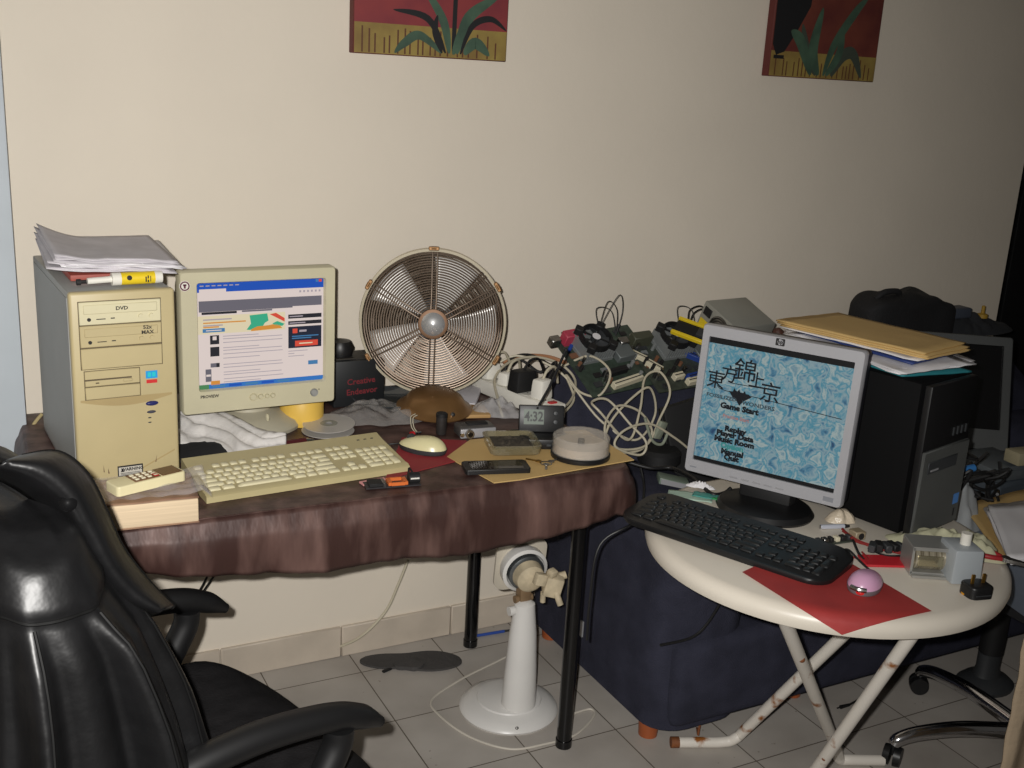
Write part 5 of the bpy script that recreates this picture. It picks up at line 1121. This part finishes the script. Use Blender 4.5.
# ================================================================== OFFICE CHAIR AND JACKET ON THE LEFT
A0 = math.radians(16.3); C0 = Vector((.300,-1.020,0))
CH = thing('office_chair', 'black fabric office chair with curved armrests, drawn up to the desk', 'chair', C0, A0)
M_seatf = mat('black_fabric', (30,29,30), .95, var=.25, vscale=30, bump=.3, bscale=220, spec=.1)
star_base(CH, .30, [20,92,164,236,308], M_blackgloss)
def seatfn(u, v, w=.54, d=.53):
    a = 2*PI*u; ex = math.copysign(abs(math.cos(a))**.45,math.cos(a)); ey = math.copysign(abs(math.sin(a))**.45,math.sin(a))
    if v < .35: s = lerp(.90,1,math.sin(v/.35*PI/2)); z = lerp(.420,.472,v/.35)
    else: t = (v-.35)/.65; s = max(0,1-t**1.7); z = .472+.040*min(1,(t*3))**.6-.012*t
    x = ex*d/2*s; y = ey*w/2*s; z -= .05*sstep(.12,.27,x)**1.5
    return (x, y, z)
B().grid(seatfn, 60, 22, closed=True).weld(1e-5).build('seat', M_seatf, CH, ang=80)
M_arm = mat('black_armrest', (16,16,17), .5)
for s in (1,-1):
    yb = s*.242
    P = [(-.17,yb,.50),(-.20,yb,.58),(-.15,yb,.640),(-.03,yb,.655),(.10,yb,.640),(.165,yb,.618),(.210,yb,.590)]
    o = B().tube(P,.021,12,sub=8,rad=lambda t: (.8+.35*math.sin(PI*t))*(1-.45*sstep(.85,1,t))).build('armrest', M_arm, CH)
    B().tube([(.13,yb,.612),(.125,yb,.58),(.09,yb,.52),(.055,yb-s*.01,.46),(.05,yb-s*.03,.41),(.03,yb-s*.10,.405)],.024,12,sub=8).build('post', M_arm, o)
def backfn(u, v):
    a = 2*PI*u; ex = math.copysign(abs(math.cos(a))**.6,math.cos(a)); ey = math.copysign(abs(math.sin(a))**.6,math.sin(a))
    s = math.sin(PI*min(max(v,.02),.98))**.35
    return (-.27-.03*(v)+ex*.028*s, ey*.215*s, lerp(.54,.98,v))
B().grid(backfn,40,22,closed=True).build('backrest', M_seatf, CH, ang=80)
B().tube([(-.12,0,.40),(-.25,0,.42),(-.30,0,.50),(-.305,0,.62)],.022,10).build('back_support', M_arm, CH)
# leather jacket draped over the backrest
M_leather = mat('black_leather', (17,17,18), .40, var=.3, vscale=18, bump=.15, bscale=30, spec=.42)
M_lseam = mat('black_leather_seam', (12,12,12), .6, spec=.2)
JK = thing('leather_jacket', 'black leather jacket draped over the backrest of the office chair', 'jacket', C0, A0)
def jk(u, v):
    a = 2*PI*u
    ex = math.copysign(abs(math.cos(a))**.75,math.cos(a)); ey = math.copysign(abs(math.sin(a))**.75,math.sin(a))
    z = interp([(0,1.075),(.06,1.070),(.12,1.056),(.2,1.03),(.45,.89),(1,.34)], v)
    ay = interp([(0,.02),(.06,.11),(.12,.175),(.2,.225),(.35,.262),(1,.36)], v); ax = interp([(0,.01),(.06,.028),(.12,.046),(.2,.066),(.35,.100),(.6,.165),(1,.25)], v)
    lowf = sstep(.24,.62,v)
    f = 1+lowf*(.062*math.sin(a*9+1.2*nz(a*2,1))+.050*math.sin(a*19+2*nz(a*3,4)))
    yoke = .009 if v < .31 else 0
    x = -.285+ex*(ax+yoke)*f+.030*lowf; y = ey*(ay+yoke)*f
    z -= .05*(abs(ey)**2)*(1-lowf)*.6
    return (x, y, z+.004*nz(a*3,v*8))
B().grid(jk,150,48,closed=True).build('body', M_leather, JK, ang=75, thick=.003)
# seams that follow the hang of the leather
for u0 in (.62,.70,.80,.90):
    P = [Vector(jk(u0+.006*math.sin(v*5), v)) for v in [.33+.67*k/14 for k in range(15)]]
    cen = Vector((-.285,0,0)); B().tube([p_+(Vector((p_.x+.285,p_.y,0))).normalized()*.0025 for p_ in P],.0022,6,smooth=False).build('seam', M_lseam, JK)
P = [Vector(jk(k/90,.313)) for k in range(90)]; B().tube([p_+Vector((p_.x+.285,p_.y,0)).normalized()*.004 for p_ in P],.0030,6,closed=True,smooth=False).build('yoke_seam', M_lseam, JK)
inv = (Matrix.Translation(C0) @ Matrix.Rotation(A0,4,'Z')).inverted()
up_ = [(22,457),(58,453),(86,474),(104,508),(122,548),(150,584),(173,607)]; lo_ = [(-20,470),(20,490),(55,520),(80,560),(100,590),(120,608),(150,615)]
US = spline([Vector((a,b_,0)) for a, b_ in up_],6); LS = spline([Vector((a,b_,0)) for a, b_ in lo_],6)
def flap(u, v):
    i = min(len(US)-1, int(u*(len(US)-1)+.5)); p_ = US[i].lerp(LS[i],v); y = -1.20-.06*math.sin(PI*v)+.10*(1-u)*0
    return inv @ at(p_.x, p_.y, y)
B().grid(flap,len(US),12).build('lapel', M_leather, JK, thick=.006, ang=75)
B().tube([inv @ (at(p_.x,p_.y,-1.20)) for p_ in US],.0042,8,smooth=False).build('lapel_edge', M_lseam, JK)
B().lathe([(0,.003),(.008,.002),(.011,0)],18,inv @ at(68,503,-1.262),axis=inv.to_3x3() @ (CAM-at(68,503,-1.26)).normalized()).build('button', M_blackgloss, JK)

# ================================================================== ON THE FLOOR
fb = on(509,703,.0); FS = thing('fan_stand', 'white pedestal stand of a broken fan with bare motor, under the desk', 'fan stand', (1.232,-.418,0), 0)
M_fw = mat('white_fan_plastic', (216,214,210), .35, var=.03)
B().lathe([(0,0),(.126,0),(.129,.006),(.124,.014),(.105,.024),(.085,.030),(.083,.034),(.05,.042),(0,.044)],56).build('base', M_fw, FS)
q = on(513,715,.03); neck = Vector((.004,-.045,0))
B().lathe([(0,.026),(.044,.026),(.046,.045),(.042,.14),(.036,.24),(.029,.300),(.027,.322),(.015,.330),(0,.330)],32,neck,sx=1.0,sy=.85).build('column', M_fw, FS)
kn = B().cyl((-.026,-.045,.308),(-.040,-.045,.308),.012,n=18).build('tilt_knob', M_fw, FS)
B().cyl((-.02,-.035,.332),(.028,-.035,.332),.010,n=14).box((.004,-.035,.348),(.03,.03,.04),bev=.004).build('pivot', mat('rusty_bracket',(150,126,96),.5,.3,rgb2=(110,84,60)), FS)
mh = Vector((.012,-.015,.402)); dirm = Vector((-.10,-.96,-.12)).normalized()
sh = B().lathe([(.030,-.034),(.052,-.030),(.060,-.012),(.060,.010),(.052,.014),(.048,.0),(.03,-.02),(.03,-.034)],40,mh,axis=dirm)
sh.build('motor_shroud', M_fw, FS)
Q = dirm.to_track_quat('Z','Y')
bk = B(); pl_ = [(x,y) for x,y in rrect(.136,.142,.03,6)]
bk._add([mh+Q@Vector((x,y,-.030)) for x,y in pl_]+[mh+Q@Vector((x,y,-.022)) for x,y in pl_],[tuple(range(len(pl_)-1,-1,-1)),tuple(range(len(pl_),2*len(pl_)))]+[(i,(i+1)%len(pl_),len(pl_)+(i+1)%len(pl_),len(pl_)+i) for i in range(len(pl_))]); bk.build('back_plate', mat('dirty_white_plate',(196,188,172),.5,var=.15), FS)
B().lathe([(0,-.02),(.046,-.02),(.047,.022),(.040,.026),(0,.026)],32,mh,axis=dirm).build('stator', mat('steel_laminations',(120,124,126),.35,.85,stretch=(1,1,60)), FS)
B().lathe([(0,.026),(.040,.026),(.036,.050),(.022,.060),(0,.062)],28,mh,axis=dirm).build('winding_cover', mat('dusty_cream_plastic',(190,176,148),.7,var=.25,vscale=30), FS)
gb = B().box((.052,-.095,.389),(.045,.045,.055),rot=(0.1,.2,-.4),bev=.006).cyl((.052,-.11,.377),(.060,-.125,.345),.008,n=12).cyl((.032,-.085,.367),(.032,-.085,.34),.007,n=12).cyl((.07,-.095,.407),(.085,-.10,.412),.010,n=12).box((.012,-.10,.412),(.03,.02,.03),rot=(0,.3,0),bev=.003).box((.042,-.105,.425),(.02,.02,.02),rot=(.3,0,.3),bev=.003).build('gearbox', mat('dusty_cream_plastic',(190,176,148),.7), FS)
B().sphere((-.035,-.114,.016),(.005,.004,.005),10,8).build('foot_screw', M_steel, FS)
b = B(); b.tube([on(526,646,.05),on(520,650,.02),on(500,660,.004),on(460,680,.004),on(432,700,.004),on(440,716,.004),on(470,737,.004),on(510,749,.004),on(545,744,.004),on(575,735,.004),on(594,716,.004),on(590,709,.004),on(572,714,.004)],.003,8,sub=8)
b.box(on(524,642,.06),(.022,.018,.035),bev=.004); tag(b.build('mains_lead', mat('pale_flex',(196,190,178),.5)), 'thin white lead looping on the tiles around the fan stand', 'cable')
tag(B().tube([at(408,560,-.05),at(398,585,-.045),at(385,612,-.04),at(360,637,-.035),on(330,650,.02),on(300,660,.004),on(272,668,.004)],.004,8,sub=8).build('wall_lead', M_cable_w), 'pale lead hanging behind the desk down to the skirting', 'cable')
tag(B().tube([at(208,575,-.10),at(200,590,-.08),at(186,610,-.05)],.003,8).tube([at(214,576,-.10),at(203,592,-.08),at(190,612,-.05)],.003,8).build('thin_leads', M_cable_b), 'two thin dark leads hanging behind the left armrest', 'cable')
tag(B().tube([at(24,450,-.10),at(27,438,-.09),at(34,424,-.08),at(42,414,-.07)],.004,8).build('beige_lead', mat('beige_flex',(176,160,116),.5)), 'beige lead running up the wall left of the beige tower', 'cable')
q = on(412,660,0); IN = thing('insole', 'black shoe insole lying on the tiles by the skirting', 'insole', (1.083,-.112,.0), math.radians(-25))
out = []
for k in range(60):
    a = 2*PI*k/60; x = math.cos(a)*.142; w = .046+.014*sstep(-.05,.10,x)-.008*math.exp(-((x+.02)/.05)**2); out.append((x, math.sin(a)*w+.006*math.sin(x*12)))
B().prism(out,.001,.007,bev=.002).build('sole', mat('black_foam',(66,64,63),.85,var=.15,bump=.3), IN); B().prism([(x*.30-.005,y*.55-.022) for x,y in out],.0005,.012,bev=.002).build('heel_pad', mat('black_foam',(46,44,44),.85), IN)
q = on(490,635,0); pe = thing('pen', 'blue pen lying on the tiles between the rear desk leg and the fan stand', 'pen', (q.x,q.y,.005), math.radians(-4))
B().cyl((-.075,0,0),(.045,0,0),.0045,n=12).build('barrel', mat('blue_pen',(50,80,160),.35), pe); B().cyl((.045,0,0),(.078,0,0),.0038,.0025,n=12).build('tip', M_dark, pe)
q = on(387,671,0); tag(B().box((0,0,.003),(.030,.010,.006),bev=.002).build('scrap', M_blackmatte, loc=(q.x,q.y,0), rot=.3), 'tiny black scrap on the tiles in front of the insole', 'scrap')
q = on(700,742,0); tag(B().tube([on(697,728,.004),on(698,735,.03),on(702,712,.05)],.003,6,smooth=False).lathe([(.006,0),(.007,.02),(.004,.024)],12,on(704,718,.035)).build('hook', mat('rusty_hook',(140,84,50),.7), ), 'rusty hook standing against the foot of the sofa', 'hook')
q = on(843,708,0); b = B(); b.cyl((0,0,.005),(.03,0.004,.005),.0055,.004,n=12).cyl((-.012,-.002,.005),(0,0,.005),.002,n=10)
b.tube([(.03,.004,.005),(.07,.02,.004),(.14,.05,.004),(.20,.12,.006),(.26,.14,.006)],.003,8); tag(b.build('jack_lead', M_cable_b, loc=(q.x-.01,q.y,0), rot=-.15), 'black lead ending in a jack plug on the tiles under the round table', 'cable')

# ================================================================== LIGHT
fl = bpy.data.lights.new('camera_flash','SPOT'); fo = bpy.data.objects.new('camera_flash', fl); COL.objects.link(fo)
fo.location = CAM-RT*.045+UP*.035; aim = ray(300,405)
fo.rotation_euler = aim.to_track_quat('-Z','Y').to_euler(); fl.spot_size = math.radians(108); fl.spot_blend = 1.0; fl.energy = FLASH; fl.shadow_soft_size = .012; fl.color = (1,.975,.94)
w = bpy.data.worlds.new('room_light'); scene.world = w; w.use_nodes = True
w.node_tree.nodes['Background'].inputs[0].default_value = (1,.93,.84,1); w.node_tree.nodes['Background'].inputs[1].default_value = AMB
vs_ = scene.view_settings; vs_.view_transform = 'Standard'; vs_.look = 'None'; vs_.gamma = 1; vs_.use_curve_mapping = False; vs_.exposure = 0.0
bpy.context.view_layer.update()
